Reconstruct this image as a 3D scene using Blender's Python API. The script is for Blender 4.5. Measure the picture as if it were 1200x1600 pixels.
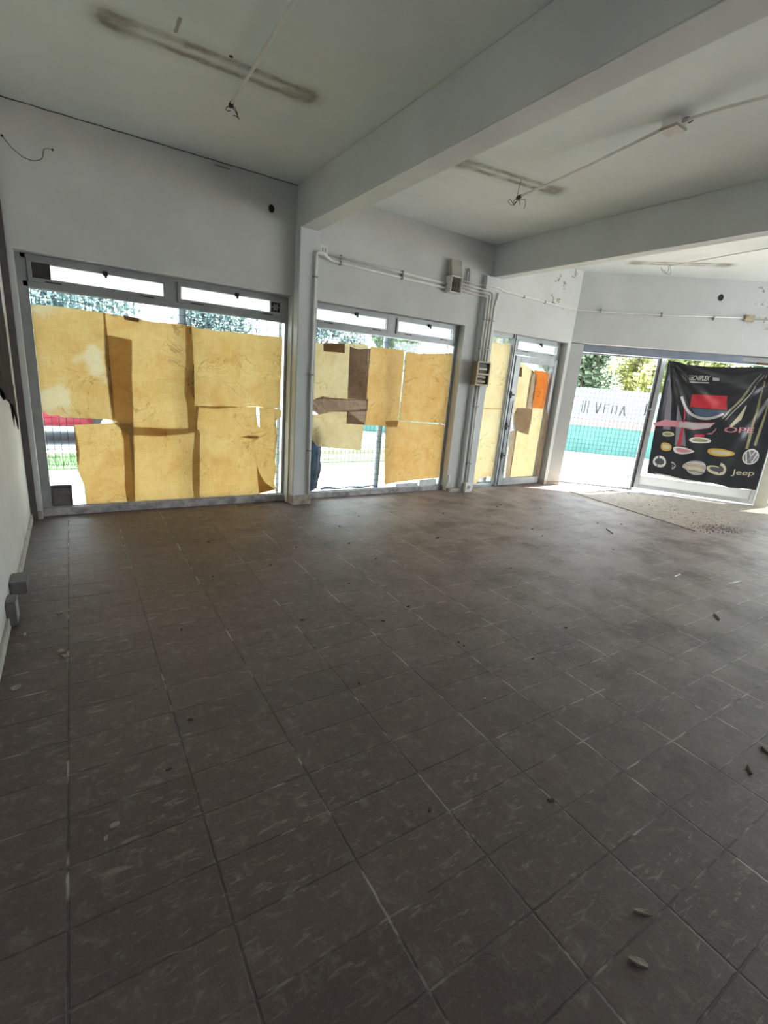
import bpy, bmesh, math, random
from mathutils import Vector, Matrix, noise
S = bpy.context.scene
for o in list(bpy.data.objects): bpy.data.objects.remove(o)
COL = S.collection
EXPOSURE = 2.62
SKYCOL = (.86, .95, 1.0, 1); SKYSTR = 1.6; SUNSTR = 9.0
WALL1 = (.62, .635, .63); WALL2 = (.70, .715, .71); CEIL1 = (.74, .81, .81); CEIL2 = (.82, .89, .89); BEAMC = (.68, .72, .73)
FL1 = (.092, .064, .061); FL2 = (.116, .083, .079); FL3 = (.155, .118, .112); FLR = .42; FLS = .5
P_LO = (.78, .475, .15); P_HI = (.94, .69, .31)
PT = .275; PD = .5
random.seed(7)

# ------------------------------------------------------------------ camera, sky, sun, exposure
def set_camera():
    f_px, yaw, pitch, roll = 750.27, 0.5818, -0.2728, 0.0846
    fw = Vector((math.sin(yaw)*math.cos(pitch), math.cos(yaw)*math.cos(pitch), math.sin(pitch)))
    r0 = Vector((math.cos(yaw), -math.sin(yaw), 0)); u0 = r0.cross(fw)
    r = r0*math.cos(roll)+u0*math.sin(roll); u = -r0*math.sin(roll)+u0*math.cos(roll)
    cam = bpy.data.cameras.new('camera'); co = bpy.data.objects.new('camera', cam); COL.objects.link(co)
    cam.sensor_fit = 'HORIZONTAL'; cam.sensor_width = 36; cam.lens = 36*f_px/1200
    cam.clip_start = .02; cam.clip_end = 300
    co.matrix_world = Matrix(((r.x,u.x,-fw.x,0),(r.y,u.y,-fw.y,0),(r.z,u.z,-fw.z,1.54),(0,0,0,1)))
    S.camera = co
set_camera()
S.view_settings.view_transform = 'Standard'; S.view_settings.look = 'None'
S.view_settings.gamma = 1; S.view_settings.use_curve_mapping = False
S.view_settings.exposure = EXPOSURE
W = bpy.data.worlds.new('world'); S.world = W; W.use_nodes = True
bg = W.node_tree.nodes['Background']; bg.inputs[0].default_value = SKYCOL; bg.inputs[1].default_value = SKYSTR
sd = bpy.data.lights.new('sun', 'SUN'); sd.energy = SUNSTR; sd.angle = math.radians(1.0); sd.color = (1, .95, .87)
so = bpy.data.objects.new('sun', sd); COL.objects.link(so)
to_sun = Vector((0.5, -0.02, 0.86)).normalized()
so.rotation_euler = to_sun.to_track_quat('Z', 'Y').to_euler(); so.location = (14, 10, 20)

# ------------------------------------------------------------------ room measures (metres)
D = 5.305; H = 3.347; HW = 2.30; XL = -0.41
P0 = Vector((6.776, D, 0)); TB = Vector((0.7658, -0.6431, 0)); NB = Vector((0.6431, 0.7658, 0))
HB = 2.315; BB = 2.947; YG = D+.155; YP = D+.14
def B(s, off, z): return P0 + TB*s + NB*off + Vector((0, 0, z))

def portal(c, d, w, h):
    l = bpy.data.lights.new('window_portal', 'AREA'); l.shape = 'RECTANGLE'; l.size = w; l.size_y = h
    l.cycles.is_portal = True
    o = bpy.data.objects.new('window_portal', l); COL.objects.link(o); o.location = c
    o.rotation_euler = Vector(d).to_track_quat('-Z', 'Y').to_euler()
for xa, xb in ((-.33, 2.08), (2.34, 4.54), (5.05, 6.7)):
    portal(((xa+xb)/2, D+.4, 1.15), (0, -1, 0), xb-xa, 2.3)
portal((10.3, -3.3, 1.35), (0, 1, 0), 2.6, 2.7); portal((12.5, -1.15, 1.35), (-1, 0, 0), 3.0, 2.7)
portal(B(1.75, .62, 1.15), -NB, 3.1, 2.3); portal(B(4.95, .45, 1.15), -NB, 2.9, 2.3)

# ------------------------------------------------------------------ materials
class NT:
    def __init__(s, name):
        s.m = bpy.data.materials.new(name); s.m.use_nodes = True; s.t = s.m.node_tree
        s.b = s.t.nodes['Principled BSDF']; s.o = s.t.nodes['Material Output']
    def n(s, typ, **k):
        x = s.t.nodes.new('ShaderNode'+typ)
        for a, v in k.items(): setattr(x, a, v)
        return x
    def put(s, sock, v):
        if hasattr(v, 'bl_idname') or hasattr(v, 'is_output'): s.t.links.new(v, sock)
        else: sock.default_value = v
    def math(s, op, a, b=0., c=0., clamp=False):
        x = s.n('Math', operation=op); x.use_clamp = clamp
        s.put(x.inputs[0], a); s.put(x.inputs[1], b); s.put(x.inputs[2], c); return x.outputs[0]
    def vmath(s, op, a, b=(0, 0, 0), out=0):
        x = s.n('VectorMath', operation=op); s.put(x.inputs[0], a)
        if op == 'SCALE': s.put(x.inputs['Scale'], b)
        else: s.put(x.inputs[1], b)
        return x.outputs[out]
    def ss(s, v, lo, hi):
        x = s.n('MapRange', interpolation_type='SMOOTHSTEP'); s.put(x.inputs[0], v); s.put(x.inputs[1], lo); s.put(x.inputs[2], hi); return x.outputs[0]
    def mix(s, f, a, b):
        x = s.n('Mix', data_type='RGBA'); s.put(x.inputs['Factor'], f); s.put(x.inputs[6], a); s.put(x.inputs[7], b); return x.outputs[2]
    def noise(s, vec, scale, detail=4, rough=.6, dist=0):
        x = s.n('TexNoise'); s.put(x.inputs['Vector'], vec); x.inputs['Scale'].default_value = scale
        x.inputs['Detail'].default_value = detail; x.inputs['Roughness'].default_value = rough; x.inputs['Distortion'].default_value = dist
        return x.outputs[0]
    def pos(s): return s.n('NewGeometry').outputs['Position']
    def sep(s, v):
        x = s.n('SeparateXYZ'); s.put(x.inputs[0], v); return x.outputs
    def bump(s, h, strength=.3, dist=.01):
        x = s.n('Bump'); x.inputs['Strength'].default_value = strength; x.inputs['Distance'].default_value = dist
        s.put(x.inputs['Height'], h); s.put(s.b.inputs['Normal'], x.outputs[0]); return x.outputs[0]
    def base(s, c): s.put(s.b.inputs['Base Color'], c)
    def rough(s, r): s.put(s.b.inputs['Roughness'], r)
def c4(*c): return (c[0], c[1], c[2], 1)

def plain(name, col, rough=.6, metal=0, var=.12, scale=9, bump=.15):
    t = NT(name); p = t.pos(); n = t.noise(p, scale)
    lo = c4(*[x*(1-var) for x in col]); hi = c4(*[min(1, x*(1+var)) for x in col])
    t.base(t.mix(t.ss(n, .3, .7), lo, hi)); t.rough(rough); t.b.inputs['Metallic'].default_value = metal
    if bump: t.bump(t.noise(p, scale*8), bump, .004)
    return t.m

def seg_dist(t, p, a, b):
    pa = t.vmath('SUBTRACT', p, (a[0], a[1], 0)); ba = Vector((b[0]-a[0], b[1]-a[1], 0))
    x = t.sep(pa); pf = t.n('CombineXYZ'); t.put(pf.inputs[0], x[0]); t.put(pf.inputs[1], x[1]); pf = pf.outputs[0]
    h = t.math('DIVIDE', t.vmath('DOT_PRODUCT', pf, tuple(ba), 1), ba.length_squared, clamp=True)
    return t.vmath('LENGTH', t.vmath('SUBTRACT', pf, t.vmath('SCALE', tuple(ba), h)), out=1)

def mat_wall():
    t = NT('wall_plaster'); p = t.pos(); x = t.sep(p)
    n1 = t.noise(p, 1.3, 5); n2 = t.noise(p, 14, 5); n3 = t.noise(p, 9, 8, .65, .4)
    col = t.mix(t.ss(n1, .35, .7), c4(*WALL1), c4(*WALL2))
    col = t.mix(t.math('MULTIPLY', t.ss(n2, .6, .8), .35), col, c4(.5, .49, .45))
    # grime towards the skirting
    low = t.math('MULTIPLY', t.ss(x[2], .22, .0), t.ss(t.noise(p, 6), .35, .6))
    col = t.mix(t.math('MULTIPLY', low, .55), col, c4(.30, .24, .19))
    # peeling paint near the far corner
    r1 = t.math('MULTIPLY', t.ss(x[0], 5.9, 6.25), t.math('MULTIPLY', t.ss(x[2], 2.62, 2.72), t.ss(x[0], 6.74, 6.6)))
    r2 = t.math('MULTIPLY', t.ss(x[0], 8.6, 8.8), t.ss(x[2], 2.6, 2.75))
    reg = t.math('ADD', t.math('MULTIPLY', r1, .085), t.math('MULTIPLY', r2, .10))
    pk = t.ss(t.math('ADD', n3, reg), .685, .70)
    pk = t.math('MULTIPLY', pk, t.math('MAXIMUM', r1, r2))
    col = t.mix(pk, col, t.mix(t.ss(t.noise(p, 30), .4, .6), c4(.24, .19, .12), c4(.46, .40, .35)))
    pk2 = t.math('MULTIPLY', t.ss(t.math('ADD', n3, reg), .655, .685), t.math('MAXIMUM', r1, r2))
    t.base(col); t.rough(.75)
    t.bump(t.math('ADD', t.math('MULTIPLY', t.noise(p, 60, 3), .2), t.math('ADD', t.noise(p, 3), t.math('MULTIPLY', pk2, -.6))), .35, .008)
    return t.m

def mat_ceiling():
    t = NT('ceiling_plaster'); p = t.pos()
    wob = t.vmath('ADD', p, t.vmath('SCALE', t.vmath('SUBTRACT', t.n('TexNoise').outputs['Color'], (.5, .5, .5)), 0.0))
    n1 = t.noise(p, 1.1, 5); col = t.mix(t.ss(n1, .3, .7), c4(*CEIL1), c4(*CEIL2))
    jit = t.math('MULTIPLY', t.math('SUBTRACT', t.noise(p, 9, 5), .5), .05)
    hs = None
    d0 = t.math('ADD', seg_dist(t, p, (.66, 3.46), (.66, 3.60)), t.math('MULTIPLY', jit, .4)); col = t.mix(t.math('MULTIPLY', t.ss(d0, .014, .006), .7), col, c4(.22, .20, .18))
    for a, b, w in (((.36, 3.745), (1.5, 3.705), .055), ((2.98, 3.74), (3.95, 3.60), .05), ((6.75, 4.45), (7.5, 3.65), .05)):
        d = t.math('ADD', seg_dist(t, p, a, b), jit)
        ring = t.math('MULTIPLY', t.ss(d, w+.055, w+.01), t.ss(d, w-.05, w-.0)); inn = t.ss(d, w, w-.02)
        x_ = t.sep(p); fl = t.n('CombineXYZ'); t.put(fl.inputs[0], x_[0]); t.put(fl.inputs[1], x_[1])
        for q in (a, b):
            e_ = t.math('ADD', t.vmath('LENGTH', t.vmath('SUBTRACT', fl.outputs[0], (q[0], q[1], 0)), out=1), t.math('MULTIPLY', jit, 1.5))
            col = t.mix(t.math('MULTIPLY', t.ss(e_, .17, .02), .6), col, c4(.20, .18, .16))
        smudge = t.ss(d, w+.16, w)
        dirt = t.math('MULTIPLY', t.ss(t.noise(p, 5, 4), .38, .58), .85)
        col = t.mix(t.math('MULTIPLY', smudge, .22), col, c4(.42, .40, .36))
        col = t.mix(t.math('MULTIPLY', ring, t.math('ADD', t.math('MULTIPLY', dirt, .55), .30)), col, c4(.20, .18, .155))
        col = t.mix(t.math('MULTIPLY', inn, t.math('MULTIPLY', t.ss(t.noise(p, 6, 5), .54, .60), .35)), col, c4(.27, .25, .21))
        hs = inn if hs is None else t.math('ADD', hs, inn)
    t.base(col); t.rough(.85); t.bump(t.math('ADD', t.math('MULTIPLY', t.noise(p, 45, 3), .2), t.math('MULTIPLY', hs, t.math('MULTIPLY', t.noise(p, 30), .8))), .3, .008)
    return t.m

def mat_floor():
    t = NT('floor_tiles'); p = t.pos(); x = t.sep(p)
    wv = t.math('MULTIPLY', t.math('SUBTRACT', t.noise(p, 25, 3), .5), .006)
    def lines(v, off, per, w):
        f = t.math('DIVIDE', t.math('ADD', t.math('SUBTRACT', v, off), wv), per)
        fr = t.math('ABSOLUTE', t.math('SUBTRACT', t.math('FRACT', t.math('ADD', f, .5)), .5))   # 0 at the joint
        d = t.math('MULTIPLY', fr, per)
        return d, t.math('FLOOR', t.math('ADD', f, 1000.))
    dx, ix = lines(x[0], -.125, .3994, 0); dy, iy = lines(x[1], 1.2158, .2008, 0)
    cb = t.n('CombineXYZ'); t.put(cb.inputs[0], ix); t.put(cb.inputs[1], iy)
    wn = t.n('TexWhiteNoise'); wn.noise_dimensions = '3D'; t.put(wn.inputs[0], cb.outputs[0])
    cell = wn.outputs[0]
    big = t.noise(p, .9, 4); mid = t.noise(p, 5, 6, .62, .5); fine = t.noise(p, 70, 4, .7)
    col = t.mix(cell, c4(*FL1), c4(*FL2))
    col = t.mix(t.math('MULTIPLY', t.ss(mid, .45, .75), .5), col, c4(*FL3))
    col = t.mix(t.math('MULTIPLY', t.ss(fine, .55, .8), .45), col, c4(.30, .26, .24))
    # dried mop streaks and scuffs: elongated noise
    mp = t.n('Mapping'); t.put(mp.inputs[0], p); mp.inputs['Rotation'].default_value = (0, 0, .5); mp.inputs['Scale'].default_value = (3, 14, 1)
    sc = t.noise(mp.outputs[0], 3.2, 6, .7, 1.2)
    col = t.mix(t.math('MULTIPLY', t.ss(sc, .56, .66), t.math('MULTIPLY', t.ss(big, .38, .56), .5)), col, c4(.34, .30, .27))
    # dust film, with the room's bright right side painted in as paler colour
    dust_sheen = t.math('MULTIPLY', t.ss(t.math('ADD', x[0], t.math('MULTIPLY', x[1], .35)), .8, 6.0), t.ss(t.noise(p, 2.2, 6, .65), .25, .65))
    col = t.mix(t.math('MULTIPLY', dust_sheen, .62), col, c4(.46, .38, .37))
    pt = t.noise(p, 16, 8, .72, .6); col = t.mix(t.math('MULTIPLY', t.ss(pt, .52, .68), .32), col, c4(.30, .26, .24)); col = t.mix(t.math('MULTIPLY', t.ss(pt, .46, .34), .3), col, c4(.045, .036, .034))
    jx = t.ss(dx, .0058, .0022); jy = t.ss(dy, .0052, .0018)
    brk = t.ss(t.math('ADD', t.noise(p, 5, 3), t.math('MULTIPLY', dust_sheen, .32)), .52, .66); brk2 = t.ss(t.noise(p, 4.4, 3), .42, .6)
    jm = t.math('MAXIMUM', t.math('MULTIPLY', jx, t.math('ADD', t.math('MULTIPLY', brk2, .35), .55)), t.math('MULTIPLY', jy, t.math('ADD', t.math('MULTIPLY', brk2, .5), .28)))
    jc = t.mix(brk, c4(.030, .026, .024), c4(.52, .47, .45))
    col = t.mix(t.math('MULTIPLY', jm, .8), col, jc)
    # bare sandy screed by the folding door
    edge = t.math('MULTIPLY', t.math('SUBTRACT', t.noise(p, 3.5, 5), .5), .5)
    sx = t.ss(t.math('ADD', x[0], t.math('MULTIPLY', edge, .35)), 6.50, 6.60)
    sy = t.ss(t.math('ADD', x[1], edge), 2.45, 2.95)
    sand = t.math('MULTIPLY', sx, sy)
    sc2 = t.mix(t.ss(t.noise(p, 12, 6), .4, .7), c4(.36, .31, .26), c4(.24, .20, .17))
    spk = t.ss(t.noise(p, 40, 4), .66, .70)
    sc2 = t.mix(t.math('MULTIPLY', spk, .7), sc2, c4(.07, .06, .05))
    col = t.mix(t.math('MULTIPLY', sand, .9), col, sc2)
    t.base(col)
    t.rough(t.math('ADD', t.math('MULTIPLY', mid, .25), t.math('ADD', t.math('MULTIPLY', sand, .25), FLR)))
    t.b.inputs['Specular IOR Level'].default_value = FLS
    hgt = t.math('ADD', t.math('MULTIPLY', t.math('MAXIMUM', jx, jy), t.math('MULTIPLY', t.math('SUBTRACT', 1., sand), -1.)),
                 t.math('ADD', t.math('MULTIPLY', fine, .25), t.math('ADD', t.math('MULTIPLY', cell, .12), t.math('MULTIPLY', mid, .5))))
    t.bump(t.math('ADD', hgt, t.math('MULTIPLY', pt, 1.2)), .6, .005)
    return t.m

def mat_glass():
    t = NT('window_glass'); tr = t.n('BsdfTransparent'); tr.inputs[0].default_value = (.90, .95, .93, 1)
    gl = t.n('BsdfGlossy'); gl.inputs['Roughness'].default_value = .03; gl.inputs[0].default_value = (1, 1, 1, 1)
    df = t.n('BsdfDiffuse'); df.inputs[0].default_value = (.7, .72, .72, 1)
    fr = t.n('Fresnel'); fr.inputs[0].default_value = 1.45
    m1 = t.n('MixShader'); t.put(m1.inputs[0], t.math('MULTIPLY', fr.outputs[0], .8)); t.put(m1.inputs[1], tr.outputs[0]); t.put(m1.inputs[2], gl.outputs[0])
    m2 = t.n('MixShader'); t.put(m2.inputs[0], t.math('MULTIPLY', t.ss(t.noise(t.pos(), 6, 5), .4, .8), .10)); t.put(m2.inputs[1], m1.outputs[0]); t.put(m2.inputs[2], df.outputs[0])
    t.put(t.o.inputs[0], m2.outputs[0]); return t.m

def mat_frost(name, a, trans):
    t = NT(name); tl = t.n('BsdfTranslucent'); tl.inputs[0].default_value = (.9, .95, .95, 1); d = t.n('BsdfDiffuse'); d.inputs[0].default_value = (a, a, a, 1)
    m = t.n('MixShader'); m.inputs[0].default_value = trans; t.put(m.inputs[1], d.outputs[0]); t.put(m.inputs[2], tl.outputs[0]); t.put(t.o.inputs[0], m.outputs[0]); return t.m
def mat_paper(name, c_lo, c_hi, tr_fac=.62, stretch=(60, 1, 60), crump=.6, blotch=.0, stain=(.95, .85, .6)):
    t = NT(name); p = t.pos()
    mp = t.n('Mapping'); t.put(mp.inputs[0], p); mp.inputs['Scale'].default_value = (9, 1, 150)
    mq = t.n('Mapping'); t.put(mq.inputs[0], p); mq.inputs['Scale'].default_value = (150, 1, 9)
    fib = t.math('ADD', t.noise(mp.outputs[0], 1, 3), t.noise(mq.outputs[0], 1, 3))
    big = t.noise(p, 2.6, 5, .6, .6); med = t.noise(p, 11, 5, .6, 1.0); fine = t.noise(p, 220, 2)
    f = t.math('ADD', t.math('MULTIPLY', fib, .26), t.math('ADD', t.math('MULTIPLY', big, .55), t.math('ADD', t.math('MULTIPLY', med, .22), t.math('MULTIPLY', fine, .16))))
    col = t.mix(t.ss(f, .48, .95), c4(*c_lo), c4(*c_hi))
    crz = t.math('MULTIPLY', t.ss(t.math('ABSOLUTE', t.math('SUBTRACT', t.noise(p, 2.4, 3, .55, 1.6), .5)), .012, .0), t.ss(t.noise(p, 1.7, 2), .42, .6))         # crease lines
    col = t.mix(t.math('MULTIPLY', t.ss(t.noise(p, 3.1, 3, .5, .8), .52, .72), .38), col, c4(*[c_lo[0]*.86, c_lo[1]*.72, c_lo[2]*.6]))
    col = t.mix(t.math('MULTIPLY', crz, .55), col, c4(*[x*.45 for x in c_lo]))
    if blotch: col = t.mix(t.math('MULTIPLY', t.ss(t.noise(p, 3.3, 2, .4), .53, .66), blotch), col, c4(*stain))
    d = t.n('BsdfDiffuse'); tl = t.n('BsdfTranslucent'); t.put(d.inputs[0], t.mix(PD, col, c4(0, 0, 0))); t.put(tl.inputs[0], col)
    bp = t.n('Bump'); bp.inputs['Strength'].default_value = crump; bp.inputs['Distance'].default_value = .02; t.put(bp.inputs['Height'], t.math('ADD', med, t.math('MULTIPLY', big, 1.5)))
    t.put(d.inputs['Normal'], bp.outputs[0]); t.put(tl.inputs['Normal'], bp.outputs[0])
    mx = t.n('MixShader'); mx.inputs[0].default_value = tr_fac; t.put(mx.inputs[1], d.outputs[0]); t.put(mx.inputs[2], tl.outputs[0])
    t.put(t.o.inputs[0], mx.outputs[0]); return t.m

M = {}
M['wall'] = mat_wall(); M['ceil'] = mat_ceiling(); M['floor'] = mat_floor(); M['glass'] = mat_glass(); M['frost'] = mat_frost('frosted_glass', .7, .75); M['milk'] = mat_frost('milky_panel', .8, .12)
M['beam'] = plain('beam_plaster', BEAMC, .8, 0, .05, 1.5, .12)
M['alu'] = plain('grey_aluminium', (.34, .36, .37), .42, .35, .10, 6, .05)
M['aluw'] = plain('bright_aluminium', (.70, .72, .74), .32, .5, .08, 6, .05)
M['alub'] = plain('white_painted_rail', (.40, .38, .40), .6, 0, .45, 9, .3)
M['dark'] = plain('dark_steel', (.045, .042, .045), .5, .2, .2, 12, .1)
M['vent'] = plain('brown_grey_vent', (.13, .115, .115), .5, .1, .2, 12, .1)
M['black'] = plain('black_plastic', (.012, .012, .013), .45, 0, .2, 12, .1)
M['post'] = plain('dark_brown_paint', (.10, .085, .092), .6, 0, .2, 10, .2)
M['pvc'] = plain('white_pvc', (.80, .80, .78), .4, 0, .06, 10, .03)
M['boxg'] = plain('dark_grey_box', (.15, .14, .14), .5, 0, .1, 10, .05)
M['pvcd'] = plain('grey_pvc', (.32, .32, .31), .5, 0, .1, 10, .05)
M['cream'] = plain('cream_plastic', (.50, .44, .30), .5, 0, .1, 10, .05)
M['lid'] = plain('beige_grey_plastic', (.46, .44, .39), .55, 0, .08, 10, .05)
M['bronze'] = plain('brown_box_side', (.20, .15, .09), .5, .1, .15, 14, .1)
M['tile'] = plain('skirting_tile', (.42, .37, .31), .5, 0, .3, 12, .2)
M['skirt'] = plain('skirting_paint', (.45, .45, .42), .6, 0, .2, 12, .2)
M['white'] = plain('white_board', (.80, .82, .85), .6, 0, .12, 14, .1)
M['copper'] = plain('copper_wire', (.28, .16, .09), .4, .6, .1, 20, 0)
M['paper'] = mat_paper('amber_paper', P_LO, P_HI, PT, blotch=.0)
M['paperb'] = mat_paper('blotched_amber_paper', [x*.95 for x in P_LO], [x*.95 for x in P_HI], PT, crump=.9, blotch=.65, stain=(.92, .84, .62))
M['paper2'] = mat_paper('golden_paper', (P_LO[0]*1.0, P_LO[1]*.90, P_LO[2]*.85), (P_HI[0], P_HI[1]*.92, P_HI[2]*.95), PT, crump=.5)
M['paperp'] = mat_paper('pale_straw_paper', (.82, .62, .31), (.96, .80, .52), PT*.9, crump=.6)
M['papery'] = mat_paper('pale_yellow_paper', (.95, .68, .36), (.99, .83, .56), PT*1.35, crump=.4)
M['kraft'] = mat_paper('crumpled_kraft_paper', (.32, .20, .13), (.68, .50, .38), PT*.6, crump=1.0)
M['kraftl'] = mat_paper('light_kraft_paper', (.58, .42, .30), (.74, .56, .42), PT*.8, crump=.7)
M['orange'] = mat_paper('orange_paper', (.80, .20, .04), (.95, .32, .08), PT*1.1, crump=.5)
M['tape'] = mat_paper('brown_tape', (.34, .20, .11), (.46, .28, .16), PT*.7, crump=.1)
M['pave'] = plain('sandy_pavement', (.38, .335, .28), .9, 0, .15, 3, .3)
M['asph'] = plain('asphalt', (.08, .09, .12), .9, 0, .15, 8, .3)
M['grass'] = plain('grass_blades', (.06, .13, .045), .9, 0, .4, 6, .5)
M['leaf'] = plain('bright_leaves', (.26, .28, .07), .7, 0, .45, 1.2, 0)
M['leaf3'] = plain('blue_green_leaves', (.07, .12, .13), .7, 0, .4, 1.2, 0)
M['leaf2'] = plain('green_leaves', (.13, .19, .11), .7, 0, .4, 1.2, 0)
M['bark'] = plain('bark', (.12, .09, .07), .9, 0, .3, 9, .5)
M['wpale'] = plain('pale_blue_wall_paint', (.17, .23, .25), .8, 0, .1, 2, .1)
M['wpink'] = plain('pink_wall_stripe', (.26, .17, .18), .8, 0, .1, 3, .1)
M['wteal'] = plain('teal_wall_paint', (.055, .17, .165), .8, 0, .12, 2, .1)
M['red'] = plain('red_car_paint', (.32, .02, .035), .25, 0, .03, 3, 0)
M['rubber'] = plain('rubber', (.02, .02, .02), .8, 0, .1, 9, .1)
M['cglass'] = plain('car_glass', (.05, .07, .09), .08, 0, .1, 3, 0)
M['blue'] = plain('blue_plastic', (.02, .05, .13), .35, 0, .7, 12, .6)
M['cloth'] = plain('dark_cloth', (.018, .015, .018), .85, 0, .3, 15, .5)
M['dirt'] = plain('dried_dirt', (.13, .105, .085), .95, 0, .4, 30, .6)
M['chip'] = plain('paint_chip', (.30, .26, .22), .8, 0, .15, 20, .2)
M['dleaf'] = plain('dry_leaf', (.07, .045, .03), .8, 0, .3, 20, .3)
M['housing'] = plain('shutter_housing', (.30, .34, .42), .45, .3, .1, 6, .05)
M['wire'] = plain('grille_wire', (.05, .055, .06), .5, .4, .1, 9, 0)
M['pierm'] = plain('ochre_grey_pier', (.44, .42, .34), .75, 0, .08, 3, .15)
# banner inks
def vinyl(name, col, r=.30):
    t = NT(name); t.base(c4(*col)); t.rough(r); t.bump(t.noise(t.pos(), 9, 4), .25, .01); return t.m
for k, c in dict(vblack=(.034, .036, .044), vred=(.62, .05, .07), vwhite=(.82, .82, .78), vyel=(.72, .45, .10), vgrey=(.26, .25, .30), vpink=(.72, .30, .36), vcream=(.66, .62, .44), vsil=(.55, .52, .52), vdk=(.10, .10, .12), volive=(.34, .32, .18), vblue=(.09, .14, .22)).items():
    M[k] = vinyl('banner_'+k[1:]+'_ink', c)

# ------------------------------------------------------------------ builders
ORG = {}
def mark(o, label=None, cat=None, group=None, kind=None):
    if label: o['label'] = label
    if cat: o['category'] = cat
    if group: o['group'] = group
    if kind: o['kind'] = kind
    return o
def thing(name, loc, label=None, cat=None, group=None, kind=None):
    o = bpy.data.objects.new(name, None); COL.objects.link(o); o.location = loc; o.empty_display_size = .1
    ORG[o.name] = Vector(loc); return mark(o, label, cat, group, kind)
def obj(name, bm, mat, parent=None, org=None, smooth=False, label=None, cat=None, group=None, kind=None):
    org = ORG[parent.name] if parent else Vector(org if org is not None else (0, 0, 0))
    bmesh.ops.translate(bm, vec=-org, verts=bm.verts)
    bmesh.ops.recalc_face_normals(bm, faces=bm.faces)
    me = bpy.data.meshes.new(name); bm.to_mesh(me); bm.free()
    me.materials.append(M[mat] if isinstance(mat, str) else mat)
    if smooth:
        for p in me.polygons: p.use_smooth = True
    o = bpy.data.objects.new(name, me); COL.objects.link(o)
    if parent: o.parent = parent
    else: o.location = org
    ORG[o.name] = org; return mark(o, label, cat, group, kind)
def BM(): return bmesh.new()
IDF = lambda x, y, z: Vector((x, y, z))
def box(bm, a, b, f=IDF):
    v = [bm.verts.new(f(x, y, z)) for x in (a[0], b[0]) for y in (a[1], b[1]) for z in (a[2], b[2])]
    for i in ((0, 1, 3, 2), (4, 6, 7, 5), (0, 4, 5, 1), (2, 3, 7, 6), (0, 2, 6, 4), (1, 5, 7, 3)): bm.faces.new([v[k] for k in i])
    return bm
def bbox(bm, a, b, r=.003, f=IDF):
    """box with bevelled edges"""
    t = BM(); box(t, a, b); bmesh.ops.bevel(t, geom=list(t.edges), offset=r, segments=2, affect='EDGES')
    m = {}
    for v in t.verts: m[v] = bm.verts.new(f(*v.co))
    for fc in t.faces: bm.faces.new([m[v] for v in fc.verts])
    t.free(); return bm
def fillet(pts, r=.06, n=6):
    pts = [Vector(p) for p in pts]; out = [pts[0]]
    for i in range(1, len(pts)-1):
        a, b, c = pts[i-1:i+2]; d1 = (a-b); d2 = (c-b); k = min(r, d1.length*.45, d2.length*.45)
        p = b+d1.normalized()*k; q = b+d2.normalized()*k
        for j in range(n+1):
            u = j/n; out.append(p*(1-u)**2+b*2*u*(1-u)+q*u*u)
    return out+[pts[-1]]
def tube(bm, pts, r, seg=10):
    pts = [Vector(p) for p in pts]; rings = []; up = None
    for i, p in enumerate(pts):
        d = (pts[min(i+1, len(pts)-1)]-pts[max(i-1, 0)]).normalized()
        if up is None: up = d.orthogonal().normalized()
        up = (up-d*up.dot(d)).normalized(); s = d.cross(up)
        rr = r[i] if isinstance(r, (list, tuple)) else r
        rings.append([bm.verts.new(p+(up*math.cos(2*math.pi*k/seg)+s*math.sin(2*math.pi*k/seg))*rr) for k in range(seg)])
    for a, b in zip(rings, rings[1:]):
        for k in range(seg): bm.faces.new((a[k], a[(k+1) % seg], b[(k+1) % seg], b[k]))
    bm.faces.new(rings[0][::-1]); bm.faces.new(rings[-1]); return bm
def cyl(bm, a, b, r, seg=16): return tube(bm, [a, b], r, seg)
def sheet(poly, step=.04, clip=None):
    """flat subdivided sheet in (x, z); vertices hold (x, 0, z)"""
    bm = BM(); f = bm.faces.new([bm.verts.new((x, 0, z)) for x, z in poly]); bmesh.ops.triangulate(bm, faces=[f], ngon_method='EAR_CLIP')
    xs = [p[0] for p in poly]; zs = [p[1] for p in poly]
    def cut(co, no, **k): bmesh.ops.bisect_plane(bm, geom=bm.verts[:]+bm.edges[:]+bm.faces[:], plane_co=co, plane_no=no, **k)
    x = min(xs)+step*.5
    while x < max(xs): cut((x, 0, 0), (1, 0, 0)); x += step
    z = min(zs)+step*.5
    while z < max(zs): cut((0, 0, z), (0, 0, 1)); z += step
    if clip:
        cut((clip[0], 0, 0), (-1, 0, 0), clear_outer=True); cut((clip[1], 0, 0), (1, 0, 0), clear_outer=True)
        cut((0, 0, clip[2]), (0, 0, -1), clear_outer=True); cut((0, 0, clip[3]), (0, 0, 1), clear_outer=True)
    return bm
def chaikin(poly, n=1, k=.12):
    for _ in range(n):
        out = []
        for i, p in enumerate(poly):
            q = poly[(i+1) % len(poly)]
            out += [(p[0]*(1-k)+q[0]*k, p[1]*(1-k)+q[1]*k), (p[0]*k+q[0]*(1-k), p[1]*k+q[1]*(1-k))]
        poly = out
    return poly
def ragged(poly, amp=.006, step=.035, seed=0):
    out = []
    for i, p in enumerate(poly):
        q = poly[(i+1) % len(poly)]; L = math.hypot(q[0]-p[0], q[1]-p[1]); n = max(1, int(L/step))
        for j in range(n):
            u = j/n; x = p[0]+(q[0]-p[0])*u; z = p[1]+(q[1]-p[1])*u
            d = noise.noise_vector(Vector((x*9, z*9, seed)))
            out.append((x+d.x*amp, z+d.y*amp))
    return out

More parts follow.
